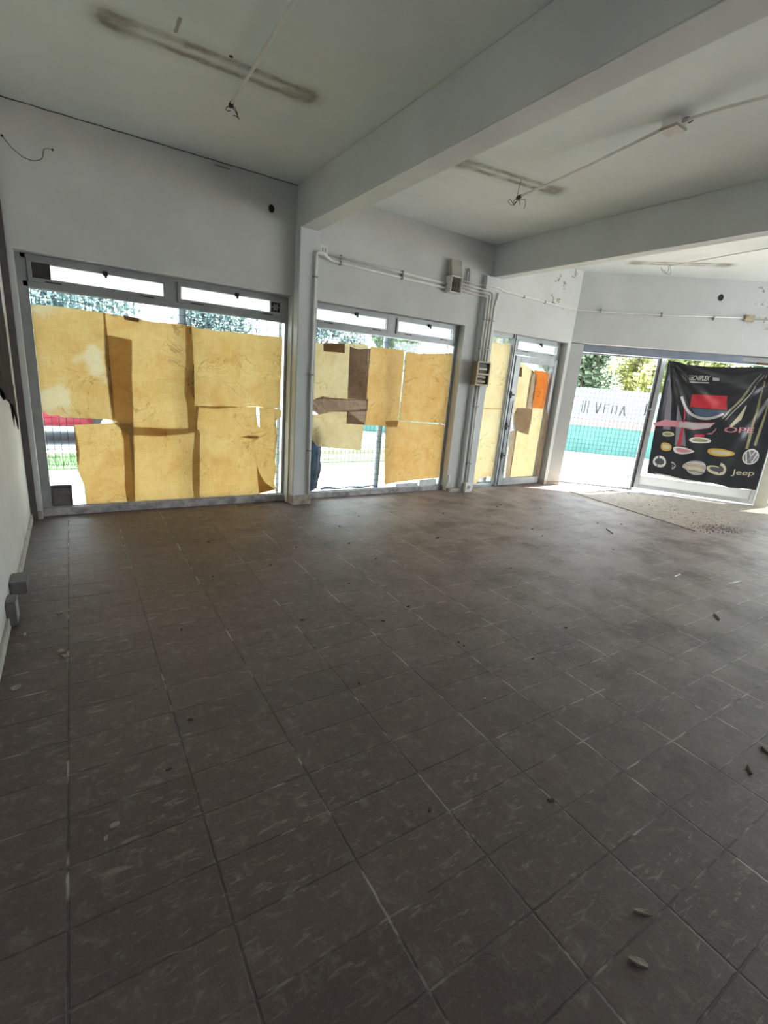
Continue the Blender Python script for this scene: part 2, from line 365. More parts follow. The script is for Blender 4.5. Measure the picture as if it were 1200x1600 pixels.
# outlines of the sheets and prints, in metres on their own planes
DATA={'S1': [(-0.25, 1.897), (-0.164, 1.901), (0.015, 1.909), (0.316, 1.902), (0.302, 1.497), (0.307, 1.166), (0.334, 0.909), (0.259, 0.925), (0.017, 0.931), (-0.104, 0.937), (-0.133, 0.953), (-0.192, 0.947), (-0.274, 1.004), (-0.281, 1.136), (-0.282, 1.358), (-0.263, 1.619)], 'S2': [(0.299, 1.902), (0.458, 1.892), (0.721, 1.875), (1.014, 1.885), (1.069, 1.877), (1.075, 1.715), (1.083, 1.515), (1.026, 1.453), (1.007, 1.382), (1.017, 1.306), (1.08, 1.276), (1.084, 1.047), (1.092, 0.81), (0.919, 0.784), (0.72, 0.761), (0.531, 0.77), (0.457, 0.764), (0.312, 0.896), (0.296, 1.166), (0.285, 1.496)], 'ST': [(0.299, 1.714), (0.522, 1.688), (0.504, 1.274), (0.494, 0.862), (0.483, 0.616), (0.462, 0.078), (0.393, 0.077), (0.379, 0.247), (0.401, 0.513), (0.395, 0.72), (0.368, 0.873), (0.329, 0.934), (0.302, 1.166), (0.289, 1.496)], 'S4': [(-0.009, 0.863), (0.224, 0.882), (0.378, 0.893), (0.493, 0.885), (0.486, 0.616), (0.467, 0.078), (0.26, 0.07), (0.032, 0.06), (0.036, 0.238), (-0.001, 0.369), (-0.011, 0.458), (0.018, 0.571), (0.004, 0.769)], 'S3': [(1.013, 1.88), (1.069, 1.882), (1.136, 1.863), (1.457, 1.868), (2.033, 1.877), (2.033, 1.733), (2.033, 1.525), (2.026, 1.312), (2.027, 1.154), (1.997, 1.094), (1.918, 1.086), (1.768, 1.106), (1.454, 1.08), (1.263, 1.065), (1.09, 1.074), (1.095, 0.835), (1.01, 0.839), (1.01, 1.045), (0.979, 1.201), (0.992, 1.381), (1.016, 1.61)], 'S5': [(0.455, 0.854), (0.724, 0.848), (1.01, 0.844), (1.096, 0.859), (1.131, 0.805), (1.114, 0.498), (1.113, 0.07), (0.742, 0.068), (0.459, 0.073), (0.462, 0.351), (0.482, 0.643)], 'S6': [(1.09, 1.085), (1.454, 1.094), (1.744, 1.099), (1.748, 0.999), (1.77, 0.884), (1.788, 0.867), (1.787, 0.972), (1.771, 1.095), (1.924, 1.094), (2.041, 1.072), (2.037, 0.993), (1.966, 0.947), (1.997, 0.814), (1.976, 0.633), (1.973, 0.48), (1.997, 0.387), (1.972, 0.215), (1.996, 0.128), (1.873, 0.103), (1.779, 0.083), (1.449, 0.066), (1.138, 0.059), (1.048, 0.08), (1.038, 0.329), (1.047, 0.555), (1.079, 0.804)], 'T1': [(0.458, 1.901), (0.598, 1.889), (0.588, 1.856), (0.469, 1.862)], 'T2': [(1.56, 0.763), (1.668, 0.781), (1.778, 0.776), (1.766, 0.744), (1.639, 0.746)], 'T3': [(1.754, 0.448), (1.789, 0.331), (1.858, 0.22), (1.984, 0.129), (1.785, 0.096), (1.765, 0.271)], 'P1': [(2.392, 1.866), (2.527, 1.859), (2.739, 1.883), (3.081, 1.911), (3.142, 1.9), (3.156, 1.672), (3.181, 1.238), (2.901, 1.233), (2.421, 1.215)], 'K1': [(2.889, 1.863), (3.005, 1.841), (3.181, 1.874), (3.183, 1.721), (3.168, 1.534), (3.171, 1.393), (3.166, 1.245), (2.9, 1.247), (2.895, 1.515)], 'K2': [(2.422, 1.204), (2.483, 1.234), (2.558, 1.256), (2.674, 1.245), (2.887, 1.241), (3.197, 1.251), (3.195, 1.106), (2.911, 1.087), (2.689, 1.077), (2.518, 1.037), (2.427, 1.091)], 'K3': [(2.901, 1.105), (3.19, 1.13), (3.183, 1.008), (3.173, 0.924), (2.907, 0.938)], 'P2': [(2.417, 1.034), (2.518, 1.041), (2.689, 1.079), (2.902, 1.101), (3.165, 0.946), (3.158, 0.785), (3.141, 0.593), (2.819, 0.621), (2.511, 0.647), (2.43, 0.744)], 'P3': [(3.179, 1.896), (3.362, 1.894), (3.686, 1.895), (3.694, 1.717), (3.698, 1.299), (3.692, 1.008), (3.685, 0.902), (3.366, 0.917), (3.172, 0.929), (3.176, 1.226), (3.173, 1.534)], 'P4': [(3.724, 1.882), (3.936, 1.878), (4.191, 1.907), (4.497, 1.935), (4.526, 1.707), (4.524, 1.445), (4.519, 1.205), (4.509, 0.962), (4.252, 0.976), (3.983, 0.984), (3.7, 0.995), (3.715, 1.225), (3.723, 1.573)], 'P5': [(3.495, 0.983), (3.678, 0.995), (3.984, 0.976), (4.521, 0.952), (4.544, 0.654), (4.53, 0.456), (4.533, 0.283), (4.487, 0.174), (4.085, 0.157), (3.754, 0.138), (3.558, 0.116), (3.516, 0.448), (3.509, 0.71)], 'T4': [(2.536, 1.87), (2.814, 1.888), (2.821, 1.779), (2.541, 1.779)], 'Q1': [(5.055, 2.093), (5.15, 2.208), (5.193, 2.151), (5.379, 2.159), (5.559, 2.171), (5.679, 2.106), (5.701, 1.881), (5.717, 1.599), (5.689, 1.356), (5.644, 1.204), (5.371, 1.204), (5.108, 1.201), (5.074, 1.649)], 'Q2': [(5.105, 1.218), (5.368, 1.218), (5.648, 1.221), (5.659, 0.962), (5.664, 0.736), (5.657, 0.455), (5.661, 0.26), (5.662, 0.11), (5.505, 0.153), (5.339, 0.116), (5.253, 0.024), (5.124, -0.003), (5.105, 0.49), (5.097, 0.904)], 'R1': [(5.825, 1.919), (5.918, 1.918), (6.047, 1.873), (6.208, 1.82), (6.15, 1.675), (6.147, 1.502), (6.152, 1.257), (5.845, 1.255), (5.832, 1.557)], 'R2': [(6.129, 1.839), (6.241, 1.791), (6.292, 1.659), (6.246, 1.587), (6.296, 1.257), (6.13, 1.256), (6.118, 1.623)], 'R3': [(6.183, 1.843), (6.545, 1.828), (6.571, 1.55), (6.585, 1.25), (6.289, 1.254), (6.238, 1.557), (6.296, 1.659)], 'R4': [(5.838, 1.257), (6.174, 1.26), (6.588, 1.255), (6.624, 1.006), (6.6, 0.658), (6.573, 0.329), (6.571, 0.09), (6.002, 0.113), (5.985, 0.45), (6.01, 0.841), (5.932, 0.993)], 'R5': [(5.919, 1.248), (6.298, 1.249), (6.306, 1.026), (6.288, 0.827), (6.098, 0.862), (5.941, 0.904), (5.883, 1.117)], 'R6': [(6.555, 1.246), (6.638, 1.139), (6.736, 1.009), (6.777, 0.602), (6.824, 0.063), (6.578, 0.092), (6.536, 0.658), (6.55, 1.11)], 'R7': [(5.874, 0.877), (6.005, 0.897), (6.013, 0.659), (6.016, 0.343), (6.021, 0.041), (5.908, 0.079), (5.878, 0.399), (5.879, 0.685)], 'T5': [(5.822, 1.858), (5.91, 1.858), (5.925, 1.718), (5.838, 1.721)], 'BN': {'outline': [(0.09, 2.182), (0.437, 2.132), (0.921, 2.141), (1.455, 2.174), (1.772, 0.258), (0.153, 0.33)], 'redbox': [(0.534, 1.68), (1.026, 1.696), (1.057, 1.482), (0.545, 1.48)], 'text1': [(0.427, 1.98), (0.718, 1.976), (0.733, 1.897), (0.455, 1.886)], 'text1b': [(0.757, 1.961), (0.853, 1.954), (0.856, 1.911), (0.769, 1.911)], 'arc': [(0.388, 1.63), (0.5, 1.432), (0.63, 1.341), (0.788, 1.31), (0.927, 1.353), (1.025, 1.423)], 'hband': [(0.078, 1.166), (0.239, 1.242), (0.447, 1.245), (0.653, 1.239), (0.948, 1.262), (0.9, 1.181), (0.68, 1.117), (0.45, 1.149), (0.106, 1.12)], 'ope': [(1.016, 1.108), (1.525, 1.14), (1.498, 1.248), (1.089, 1.221)], 'lampL': [(0.24, 1.031), (0.322, 1.06), (0.422, 1.039), (0.423, 0.994), (0.315, 0.967), (0.254, 0.98)], 'lampM': [(0.634, 0.976), (0.736, 1.018), (0.871, 1.015), (0.967, 0.997), (0.956, 0.938), (0.793, 0.914), (0.672, 0.922)], 'barR': [(0.711, 1.053), (0.851, 1.07), (0.859, 1.032), (0.703, 1.014)], 'yel1': [(0.257, 0.867), (0.353, 0.873), (0.428, 0.833), (0.431, 0.754), (0.349, 0.727), (0.269, 0.753)], 'redlamp': [(0.442, 0.825), (0.588, 0.833), (0.697, 0.808), (0.781, 0.78), (0.697, 0.733), (0.582, 0.704), (0.472, 0.729)], 'yel2': [(0.945, 0.84), (1.039, 0.868), (1.171, 0.869), (1.351, 0.831), (1.308, 0.772), (1.103, 0.735), (0.957, 0.773)], 'head1': [(0.191, 0.54), (0.218, 0.625), (0.302, 0.653), (0.383, 0.607), (0.413, 0.51), (0.356, 0.441), (0.234, 0.465)], 'head2': [(0.462, 0.568), (0.516, 0.565), (0.567, 0.492), (0.503, 0.422), (0.511, 0.504)], 'head3': [(0.635, 0.501), (0.694, 0.59), (0.788, 0.633), (0.968, 0.628), (0.999, 0.454), (0.894, 0.389), (0.768, 0.41), (0.72, 0.473)], 'head4': [(0.981, 0.571), (1.101, 0.597), (1.211, 0.554), (1.155, 0.654), (1.236, 0.626), (1.29, 0.536), (1.256, 0.433), (1.101, 0.45), (1.007, 0.495)], 'vw': [(1.548, 0.795), (1.436, 0.78), (1.661, 0.81), (1.514, 0.936), (1.584, 0.647)], 'jeep': [(1.332, 0.464), (1.427, 0.478), (1.693, 0.45), (1.67, 0.544), (1.405, 0.573)], 'fold1': [(0.1, 2.137), (0.176, 1.62), (0.237, 1.086), (0.35, 1.089), (0.252, 1.627), (0.103, 2.137)], 'fold2': [(0.364, 1.505), (0.466, 0.838), (0.628, 0.848), (0.538, 1.14), (0.414, 1.395)], 'fold3': [(1.376, 2.064), (1.21, 1.658), (1.027, 1.345)], 'fold4': [(1.455, 2.053), (1.455, 1.427), (1.47, 0.908)], 'fold5': [(1.308, 1.577), (1.263, 1.37), (1.168, 1.229)], 'fold6': [(1.584, 1.657), (1.581, 1.294), (1.565, 0.976)], 'swoosh': [(0.887, 1.093), (0.971, 1.16), (0.991, 1.219)], 'edge': [(-0.56, 2.374)]}}
# ------------------------------------------------------------------ setting: shell of the room
YO = D+.28
def slab(name, poly, z0, z1, mat, **k):
    bm = BM(); lo = [bm.verts.new((x, y, z0)) for x, y in poly]; hi = [bm.verts.new((x, y, z1)) for x, y in poly]
    bm.faces.new(lo); bm.faces.new(hi); n = len(poly)
    for i in range(n): bm.faces.new((lo[i], lo[(i+1) % n], hi[(i+1) % n], hi[i]))
    return obj(name, bm, mat, kind='structure', **k)
eB = B(7.0, 0, 0); XR = eB.x
pA = B(-.117, .28, 0); pE = B(7.2, .28, 0)
foot = [(XL-.2, -3.2), (XR+.2, -3.2), (XR+.2, eB.y-.3), (pE.x, pE.y), (pA.x, D+.28), (XL-.2, D+.28)]
foot = [(XL-.2, -3.2), (pE.x, -3.2), (pE.x, pE.y), (pA.x, YO), (XL-.2, YO)]
slab('floor', foot, -.10, 0, 'floor', label='brown ceramic tile floor dusty and scuffed')
slab('ceiling', foot, H, H+.2, 'ceil', label='white plaster ceiling with stripped lamp marks')
bm = box(BM(), (XL-.2, -3.2, 0), (XL, YO, H)); obj('wall_left', bm, 'wall', kind='structure', label='white wall at the left edge')
bm = box(BM(), (XL, -3.2, 0), (9.0, -3.0, H)); box(bm, (9.0, -3.2, 2.7), (11.6, -3.0, H)); box(bm, (11.6, -3.2, 0), (XR+.2, -3.0, H)); obj('wall_back', bm, 'wall', kind='structure')  # unseen gap added in this wall to let daylight flood in
bm = box(BM(), (XR, -3.0, 2.7), (XR+.2, eB.y-.05, H)); box(bm, (XR, -3.0, 0), (XR+.2, -2.7, 2.7)); box(bm, (XR, eB.y-.45, 0), (XR+.2, eB.y-.05, 2.7)); obj('wall_right', bm, 'wall', kind='structure')  # wide out-of-view opening, added to bring daylight from the right
bm = BM(); OX = ((-.322, 2.08), (2.34, 4.54), (5.03, 6.70)); xa = XL
for a, b in OX:
    if a-xa > .001: box(bm, (xa, D, 0), (a, YO, HW))
    xa = b
box(bm, (XL, D, HW), (6.776, YO, H))
# corner pier where both facades meet
q = [(6.70, D), (6.776, D), (B(.2, 0, 0).x, B(.2, 0, 0).y), (B(.2, .28, 0).x, B(.2, .28, 0).y), (pA.x, YO), (6.70, YO)]
lo = [bm.verts.new((x, y, 0)) for x, y in q]; hi = [bm.verts.new((x, y, HW)) for x, y in q]
bm.faces.new(lo); bm.faces.new(hi)
for i in range(6): bm.faces.new((lo[i], lo[(i+1) % 6], hi[(i+1) % 6], hi[i]))
obj('wall_front', bm, 'wall', kind='structure', label='long white wall with three papered shop windows')
bm = BM(); box(bm, (0, 0, HB), (7.0, .28, H), B); box(bm, (3.32, 0, 0), (3.50, .28, HB), B); box(bm, (6.4, 0, 0), (7.0, .28, HB), B)
obj('wall_corner', bm, 'wall', kind='structure', label='white angled wall above the folding door with the banner')
bm = box(BM(), (3.312, -.012, .0), (3.508, .0, HB), B); obj('trim_8', bm, 'pierm', kind='structure', label='ochre grey facing of the pier right of the banner')

# beams and pillars
for i, (a, b, nm) in enumerate(((2.10, 2.30, 'nearer'), (4.90, 5.06, 'farther'))):
    bm = box(BM(), (a, -3.0, BB), (b, D, H)); bmesh.ops.bevel(bm, geom=[e for e in bm.edges], offset=.006, segments=2, affect='EDGES')
    obj('trim_%d' % (i+1), bm, 'beam', kind='structure', label='%s of the two white ceiling beams' % nm)
bm = bbox(BM(), (2.095, 5.17, 0), (2.315, D+.02, BB+.001), .005); obj('trim_3', bm, 'beam', kind='structure', label='white pillar between the two big papered windows')
bm = bbox(BM(), (2.085, 5.158, 0), (2.325, D+.02, .115), .006); obj('baseboard_pillar', bm, 'tile', kind='structure', label='stained tile skirting round the foot of the white pillar')
bm = bbox(BM(), (4.76, 5.235, 0), (5.01, D+.02, BB+.001), .005); obj('trim_4', bm, 'beam', kind='structure', label='white pillar carrying the grey pipes')
bm = bbox(BM(), (4.55, 5.222, 0), (5.02, D+.0, .05), .004); obj('baseboard_pipes', bm, 'tile', kind='structure')
bm = bbox(BM(), (XL, 5.268, 0), (-.362, D, H), .003); obj('trim_6', bm, 'post', kind='structure', label='dark brown upright strip in the left corner')
bm = BM(); bbox(bm, (XL, -3.0, 0), (XL+.014, 5.26, .07), .003); obj('baseboard_left', bm, 'skirt', kind='structure', label='chipped pale skirting along the left wall')
bm = bbox(BM(), (-.36, D-.012, 0), (-.325, D+.11, .08), .003); obj('baseboard_front', bm, 'tile', kind='structure')
bm = BM(); box(bm, (.0, -.012, 0), (.2, 0, .06), B); box(bm, (6.69-6.776, -.0, 0), (0, .01, .06), lambda x, y, z: Vector((6.776+x, D-y, z))); obj('baseboard_corner', bm, 'tile', kind='structure', label='brown stained skirting at the corner pier')
# dark paint line between wall and ceiling
bm = BM(); tube(bm, [(XL+(2.10-XL)*i/40, D-.003, H-.004+.002*math.sin(i*1.7)) for i in range(41)], [.003+.003*abs(noise.noise(Vector((i*.6, 0, 0)))) for i in range(41)], 6)
obj('trim_7', bm, 'dirt', kind='structure', label='cracked dark joint between left ceiling and front wall')

# ------------------------------------------------------------------ windows of the front wall
F0, F1_ = D+.115, D+.175
def rect_frame(bm, x0, x1, z0, z1, w, ya, yb, f=IDF):
    bbox(bm, (x0, ya, z0), (x0+w, yb, z1), .003, f); bbox(bm, (x1-w, ya, z0), (x1, yb, z1), .003, f)
    bbox(bm, (x0+w, ya, z0), (x1-w, yb, z0+w), .003, f); bbox(bm, (x0+w, ya, z1-w), (x1-w, yb, z1), .003, f)
def pane(x0, x1, z0, z1, y=YG, f=IDF):
    bm = BM(); box(bm, (x0, y-.002, z0), (x1, y+.002, z1), f); return bm
def sash(par, x0, x1, z0, z1, gx0=None, gx1=None):
    bm = BM(); rect_frame(bm, x0, x1, z0, z1, .028, F0-.018, F1_-.005)
    s = obj('sash', bm, 'alu', par)
    gx0 = gx0 if gx0 is not None else x0+.03; gx1 = gx1 if gx1 is not None else x1-.03
    bm = BM(); rect_frame(bm, x0+.026, x1-.026, z0+.026, z1-.026, .010, F0-.012, F0+.01)
    obj('glazing_bead', bm, 'aluw', s)
    obj('pane', pane(x0+.03, x1-.03, z0+.03, z1-.03), 'frost', s, label='frosted pane')
    xm = (x0+x1)/2+.03
    bm = BM(); bbox(bm, (xm-.02, F0-.045, z1-.05), (xm+.02, F0-.016, z1-.012), .004); bbox(bm, (xm-.008, F0-.055, z1-.07), (xm+.012, F0-.04, z1-.035), .003)
    obj('catch', bm, 'black', s, label='black sash catch')
    bm = BM()
    for c in (x0+.18, x1-.18): bbox(bm, (c-.06, F0-.022, z0+.004), (c+.06, F0-.016, z0+.014), .002)
    obj('drip_slot', bm, 'dark', s)
    return s
def outer(par, x0, x1, z0, z1, zbar, mull, bar=(2.035, 2.084), mat='alu', wl=.038, fr=0):
    bm = BM(); w = .038
    if fr: bbox(bm, (fr, F0, bar[1]), (x1-w, F1_, z1-w), .003)
    bbox(bm, (x0, F0, z0), (x0+wl, F1_, z1), .004); bbox(bm, (x1-w, F0, z0), (x1, F1_, z1), .004)
    bbox(bm, (x0+w, F0, z1-w), (x1-w, F1_, z1), .004); bbox(bm, (x0+w, F0, bar[0]), (x1-w, F1_, bar[1]), .004)
    if mull: bbox(bm, (mull[0], F0, bar[1]), (mull[1], F1_, z1-w), .004)
    obj('window_frame', bm, mat, par)
    bm = BM(); bbox(bm, (x0, F0-.03, z0), (x1, F1_, zbar), .006); obj('bottom_rail', bm, 'alub', par, label='scratched pale bottom rail')
    bm = BM(); rect_frame(bm, x0+w, x1-w, zbar, bar[0], .012, F0+.012, F0+.02); obj('bead', bm, 'aluw', par)

w1 = thing('window_1', (.88, D+.14, 0), 'left shop window covered with amber paper', None, None, 'structure')
outer(w1, -.325, 2.10, .0, 2.295, .075, (.846, .944), wl=.078, fr=2.016)
sash(w1, -.245, .85, 2.08, 2.262); sash(w1, .94, 2.02, 2.08, 2.262)
obj('glass', pane(-.247, 2.065, .075, 2.035), 'glass', w1)
w2 = thing('window_2', (3.45, D+.14, 0), 'middle shop window covered with amber and brown paper', None, None, 'structure')
outer(w2, 2.34, 4.545, .0, 2.295, .07, (3.396, 3.514), wl=.048, fr=4.456)
sash(w2, 2.385, 3.40, 2.08, 2.262); sash(w2, 3.51, 4.46, 2.08, 2.262)
obj('glass', pane(2.38, 4.51, .07, 2.035), 'glass', w2)
w3 = thing('window_3', (5.35, D+.14, 0), 'narrow fixed shop window left of the glass door', None, None, 'structure')
bm = BM(); bbox(bm, (5.03, F0, 0), (5.06, F1_, HW), .003); bbox(bm, (5.06, F0, 2.255), (5.60, F1_, HW), .003); bbox(bm, (5.06, F0, 0), (5.60, F1_, .035), .003)
bbox(bm, (5.60, F0-.02, 0), (5.675, F1_, HW), .004); bbox(bm, (5.625, F0-.032, 0), (5.65, F0-.02, HW), .002)
obj('window_frame', bm, 'alu', w3)
obj('glass', pane(5.06, 5.60, .035, 2.255), 'glass', w3)
d1 = thing('door_1', (6.17, D+.14, 0), 'grey aluminium glass door covered with yellow orange and brown paper', None, None, 'structure')
bm = BM(); bbox(bm, (5.675, F0, 2.255), (6.70, F1_, HW), .003); bbox(bm, (6.645, F0, 0), (6.70, F1_, 2.255), .003); bbox(bm, (5.675, F0, 2.03), (6.645, F1_, 2.084), .003); bbox(bm, (6.626, F0, 2.084), (6.645, F1_, 2.255), .003)
obj('door_frame', bm, 'alu', d1)
sash(d1, 5.68, 6.63, 2.08, 2.25)
bm = BM(); f0 = F0-.03; f1 = F1_-.01
bbox(bm, (5.685, f0, .015), (5.80, f1, 2.02), .004); bbox(bm, (6.565, f0, .015), (6.64, f1, 2.02), .004)
bbox(bm, (5.80, f0, 1.925), (6.565, f1, 2.02), .004); bbox(bm, (5.80, f0, .015), (6.565, f1, .12), .004)
leafo = obj('door_leaf', bm, 'alu', d1)
obj('pane', pane(5.80, 6.565, .12, 1.925), 'glass', leafo)
for z in (1.44, .96, .50):
    bm = BM(); cyl(bm, (5.682, f0-.012, z-.05), (5.682, f0-.012, z+.05), .012); bbox(bm, (5.65, f0-.02, z-.014), (5.75, f0-.006, z+.014), .002); obj('hinge', bm, 'dark', d1)
bm = BM(); tube(bm, [(5.735, f0-.02, .20), (5.735, f0-.02, 1.35)], .006); obj('latch_rod', bm, 'dark', d1)

# vents set into the panes
def louvre(name, x0, x1, z0, z1, n, label, mat='dark'):
    t = thing(name, ((x0+x1)/2, D+.13, z0), label, 'vent')
    bm = BM(); rect_frame(bm, x0, x1, z0, z1, .014, D+.118, D+.151); obj('vent_frame', bm, mat, t)
    bm = BM(); h = (z1-z0-.028)/n
    for i in range(n):
        z = z0+.014+h*i
        v = [bm.verts.new(p) for p in ((x0+.014, D+.124, z), (x1-.014, D+.124, z), (x1-.014, D+.148, z+h*.98), (x0+.014, D+.148, z+h*.98))]
        bm.faces.new(v); w = [bm.verts.new(u.co+Vector((0, .0, .003))) for u in v]; bm.faces.new(w[::-1])
        for k in range(4): bm.faces.new((v[k], v[(k+1) % 4], w[(k+1) % 4], w[k]))
    obj('louvre', bm, mat, t)
    return t
louvre('vent_grille', -.246, -.075, .083, .29, 9, 'dark louvred vent in the bottom left of the left window', 'vent')
t = thing('extractor_vent', (1.94, D+.12, 2.12), 'small black vent at the right end of the left window upper sash', 'vent')
bm = BM(); rect_frame(bm, 1.872, 1.995, 2.112, 2.232, .012, D+.098, D+.13); obj('vent_frame', bm, 'alu', t)
bm = BM(); box(bm, (1.884, D+.118, 2.124), (1.983, D+.128, 2.22)); obj('backing', bm, 'black', t)
bm = BM()
for k in range(6):
    a = k*math.pi/3; c = Vector((1.934, D+.114, 2.172)); e = c+Vector((math.cos(a), 0, math.sin(a)))*.04
    tube(bm, [c, c.lerp(e, .5), e], [.004, .012, .008], 6)
cyl(bm, (1.934, D+.108, 2.172), (1.934, D+.12, 2.172), .013); obj('fan_blades', bm, 'pvcd', t)
bm = bbox(BM(), (-.215, D+.10, 2.108), (-.08, D+.118, 2.238), .004); obj('blanking_panel', bm, 'dark', org=(-.15, D+.10, 2.108), label='dark square blanking plate at the left end of the upper sash', cat='panel')

# ------------------------------------------------------------------ paper sheets on the glass
CL1 = (-.246, 2.062, .077, 2.03); CL2 = (2.382, 4.505, .072, 2.03); CL3 = (5.064, 5.596, .037, 2.25); CLD = (5.803, 6.562, .123, 1.922)
def paper(key, mat, layer, label, clip, name='paper_sheet', cat='paper', grp=None, amp=.002, rag=.005, yb=None):
    poly = DATA[key]; poly = ragged(poly, rag, .03, hash(key) % 97 if False else len(key)*7+layer*13)
    bm = sheet(poly, .035, clip); y0 = (D+.150 if yb is None else yb)-layer*.0042
    sd = layer*3.1+len(DATA[key])
    for v in bm.verts:
        x, z = v.co.x, v.co.z
        n = noise.noise(Vector((x*5, z*5, sd)))*.6+noise.noise(Vector((x*14, z*14, sd)))*.4
        v.co.y = y0+n*amp
    cx = sum(p[0] for p in DATA[key])/len(DATA[key]); zb = min(p[1] for p in DATA[key])
    o = obj(name, bm, mat, org=(cx, y0, max(zb, .08)), smooth=True, label=label, cat=cat, group=grp); return o
G1 = 'amber paper sheets on the left window'; G2 = 'paper pieces on the middle window'; G3 = 'paper pieces on the narrow window and door'
paper('S1', 'paperb', 2, 'blotched wrinkled amber sheet at the upper left of the left window', CL1, grp=G1, amp=.002)
paper('S2', 'paper', 1, 'flat amber sheet at the top middle of the left window with a tiny hole', CL1, grp=G1)
paper('ST', 'kraftl' if False else 'paper2', 0, 'long amber strip that shows dark brown where it doubles the sheets of the left window', CL1, 'paper_strip', grp=G1)
paper('S4', 'paper', 1, 'amber sheet with wavy left edge at the lower left of the left window', CL1, grp=G1)
paper('S3', 'paper', 0, 'amber sheet at the upper right of the left window', CL1, grp=G1)
paper('S5', 'paper', 2, 'smooth amber sheet at the bottom middle of the left window', CL1, grp=G1)
paper('S6', 'paper', 1, 'torn puckered amber sheet at the bottom right of the left window', CL1, grp=G1)
paper('T1', 'tape', 2, 'short brown tape on the top edge of the middle amber sheet', CL1, 'tape_strip', 'tape')
paper('T2', 'paper2', 2, 'small brown paper sliver on the lower right amber sheet', CL1, 'paper_scrap')
paper('T3', 'paper2', 2, 'curled brown tear at the bottom right of the left window', CL1, 'paper_scrap')
paper('P1', 'paperp', 0, 'pale straw sheet at the upper left of the middle window', CL2, grp=G2)
paper('K1', 'kraft', 1, 'upright crumpled brown kraft strip on the middle window', CL2, 'kraft_paper', grp=G2, amp=.0034)
paper('K2', 'kraft', 2, 'torn horizontal brown kraft strip on the middle window', CL2, 'kraft_paper', grp=G2, amp=.0034)
paper('K3', 'kraft', 1, 'brown kraft square under the kraft cross of the middle window', CL2, 'kraft_paper', grp=G2)
paper('P2', 'paperp', 0, 'pale straw sheet at the middle left of the middle window', CL2, grp=G2)
paper('P3', 'paper2', 0, 'golden sheet in the middle of the middle window with a hole near its top', CL2, grp=G2)
paper('P4', 'paper2', 0, 'golden cracked sheet at the upper right of the middle window', CL2, grp=G2)
paper('P5', 'paper2', 1, 'golden creased sheet at the lower right of the middle window', CL2, grp=G2)
paper('T4', 'tape', 2, 'brown tape rectangle at the top left of the middle window', CL2, 'tape_strip', 'tape')
paper('Q1', 'papery', 0, 'pale yellow sheet with cut corner on the upper half of the narrow window', CL3, grp=G3)
paper('Q2', 'papery', 1, 'pale yellow sheet with scalloped bottom on the lower half of the narrow window', CL3, grp=G3)
YD = D+.150
paper('R1', 'papery', 0, 'pale yellow pointed sheet at the top left of the glass door', CLD, grp=G3)
paper('R2', 'kraftl', 1, 'light brown strip between the yellow and orange sheets on the door', CLD, 'kraft_paper', grp=G3)
paper('R3', 'orange', 0, 'bright orange sheet at the top right of the glass door', CLD, grp=G3)
paper('R4', 'papery', 0, 'large yellow sheet on the lower half of the glass door', CLD, grp=G3)
paper('R5', 'kraftl', 1, 'light brown folded flap in the middle of the glass door', CLD, 'kraft_paper', grp=G3)
paper('R6', 'kraftl', 1, 'tall light brown strip down the right side of the glass door', (6.50, 6.645, .123, 1.3), 'kraft_paper', grp=G3, yb=D+.082)
paper('R7', 'kraftl', 1, 'light brown strip at the lower left of the glass door', CLD, 'kraft_paper', grp=G3)
paper('T5', 'tape', 2, 'small brown tape on the top left of the glass door', CLD, 'tape_strip', 'tape')
# white boards leaning at the bottom of the middle window
for (x0, x1, z0, z1, tl, lb) in ((3.72, 4.10, .074, .125, .02, 'long white board strip lying on the sill of the middle window'), (4.12, 4.42, .076, .165, .03, 'short white board leaning at the bottom right of the middle window')):
    bm = BM(); bbox(bm, (x0, D+.100, z0), (x1, D+.112, z1), .002); obj('white_board', bm, 'white', org=((x0+x1)/2, D+.1, z0), label=lb, cat='board')

# ------------------------------------------------------------------ security grilles outside
def grille(x0, x1, z0, z1, y, f, label, sx=.058, sz=.075, posts=()):
    c = f((x0+x1)/2, y, z0); t = thing('security_grille', c, label, 'grille', 'wire security grilles outside the openings')
    bm = BM(); n = int((x1-x0)/sx)
    for i in range(n+1):
        x = x0+(x1-x0)*i/n; box(bm, (x-.0022, y-.0022, z0), (x+.0022, y+.0022, z1), f)
    n = int((z1-z0)/sz)
    for i in range(n+1):
        z = z0+(z1-z0)*i/n; box(bm, (x0, y-.006, z-.0022), (x1, y-.0022, z+.0022), f)
    obj('wire_mesh', bm, 'wire', t)
    bm = BM(); rect_frame(bm, x0, x1, z0, z1, .03, y+.004, y+.03, f); obj('grille_frame', bm, 'alu', t)
    for p in posts:
        bm = BM(); bbox(bm, (p-.035, y+.006, z0), (p+.035, y+.05, z1), .003, f); obj('post', bm, 'housing', t)
grille(-.36, 2.08, .0, 2.28, D+.30, IDF, 'wire mesh security grille behind the left papered window', posts=(1.02,))
grille(2.34, 4.54, .0, 2.28, D+.30, IDF, 'wire mesh security grille behind the middle papered window', posts=(3.52,))
grille(5.05, 6.70, .0, 2.28, D+.30, IDF, 'wire mesh security grille behind the narrow window and glass door', posts=(5.62,))
grille(.2, 1.50, .0, 2.21, .31, B, 'wire mesh gate across the open doorway left of the banner', .062, .070)

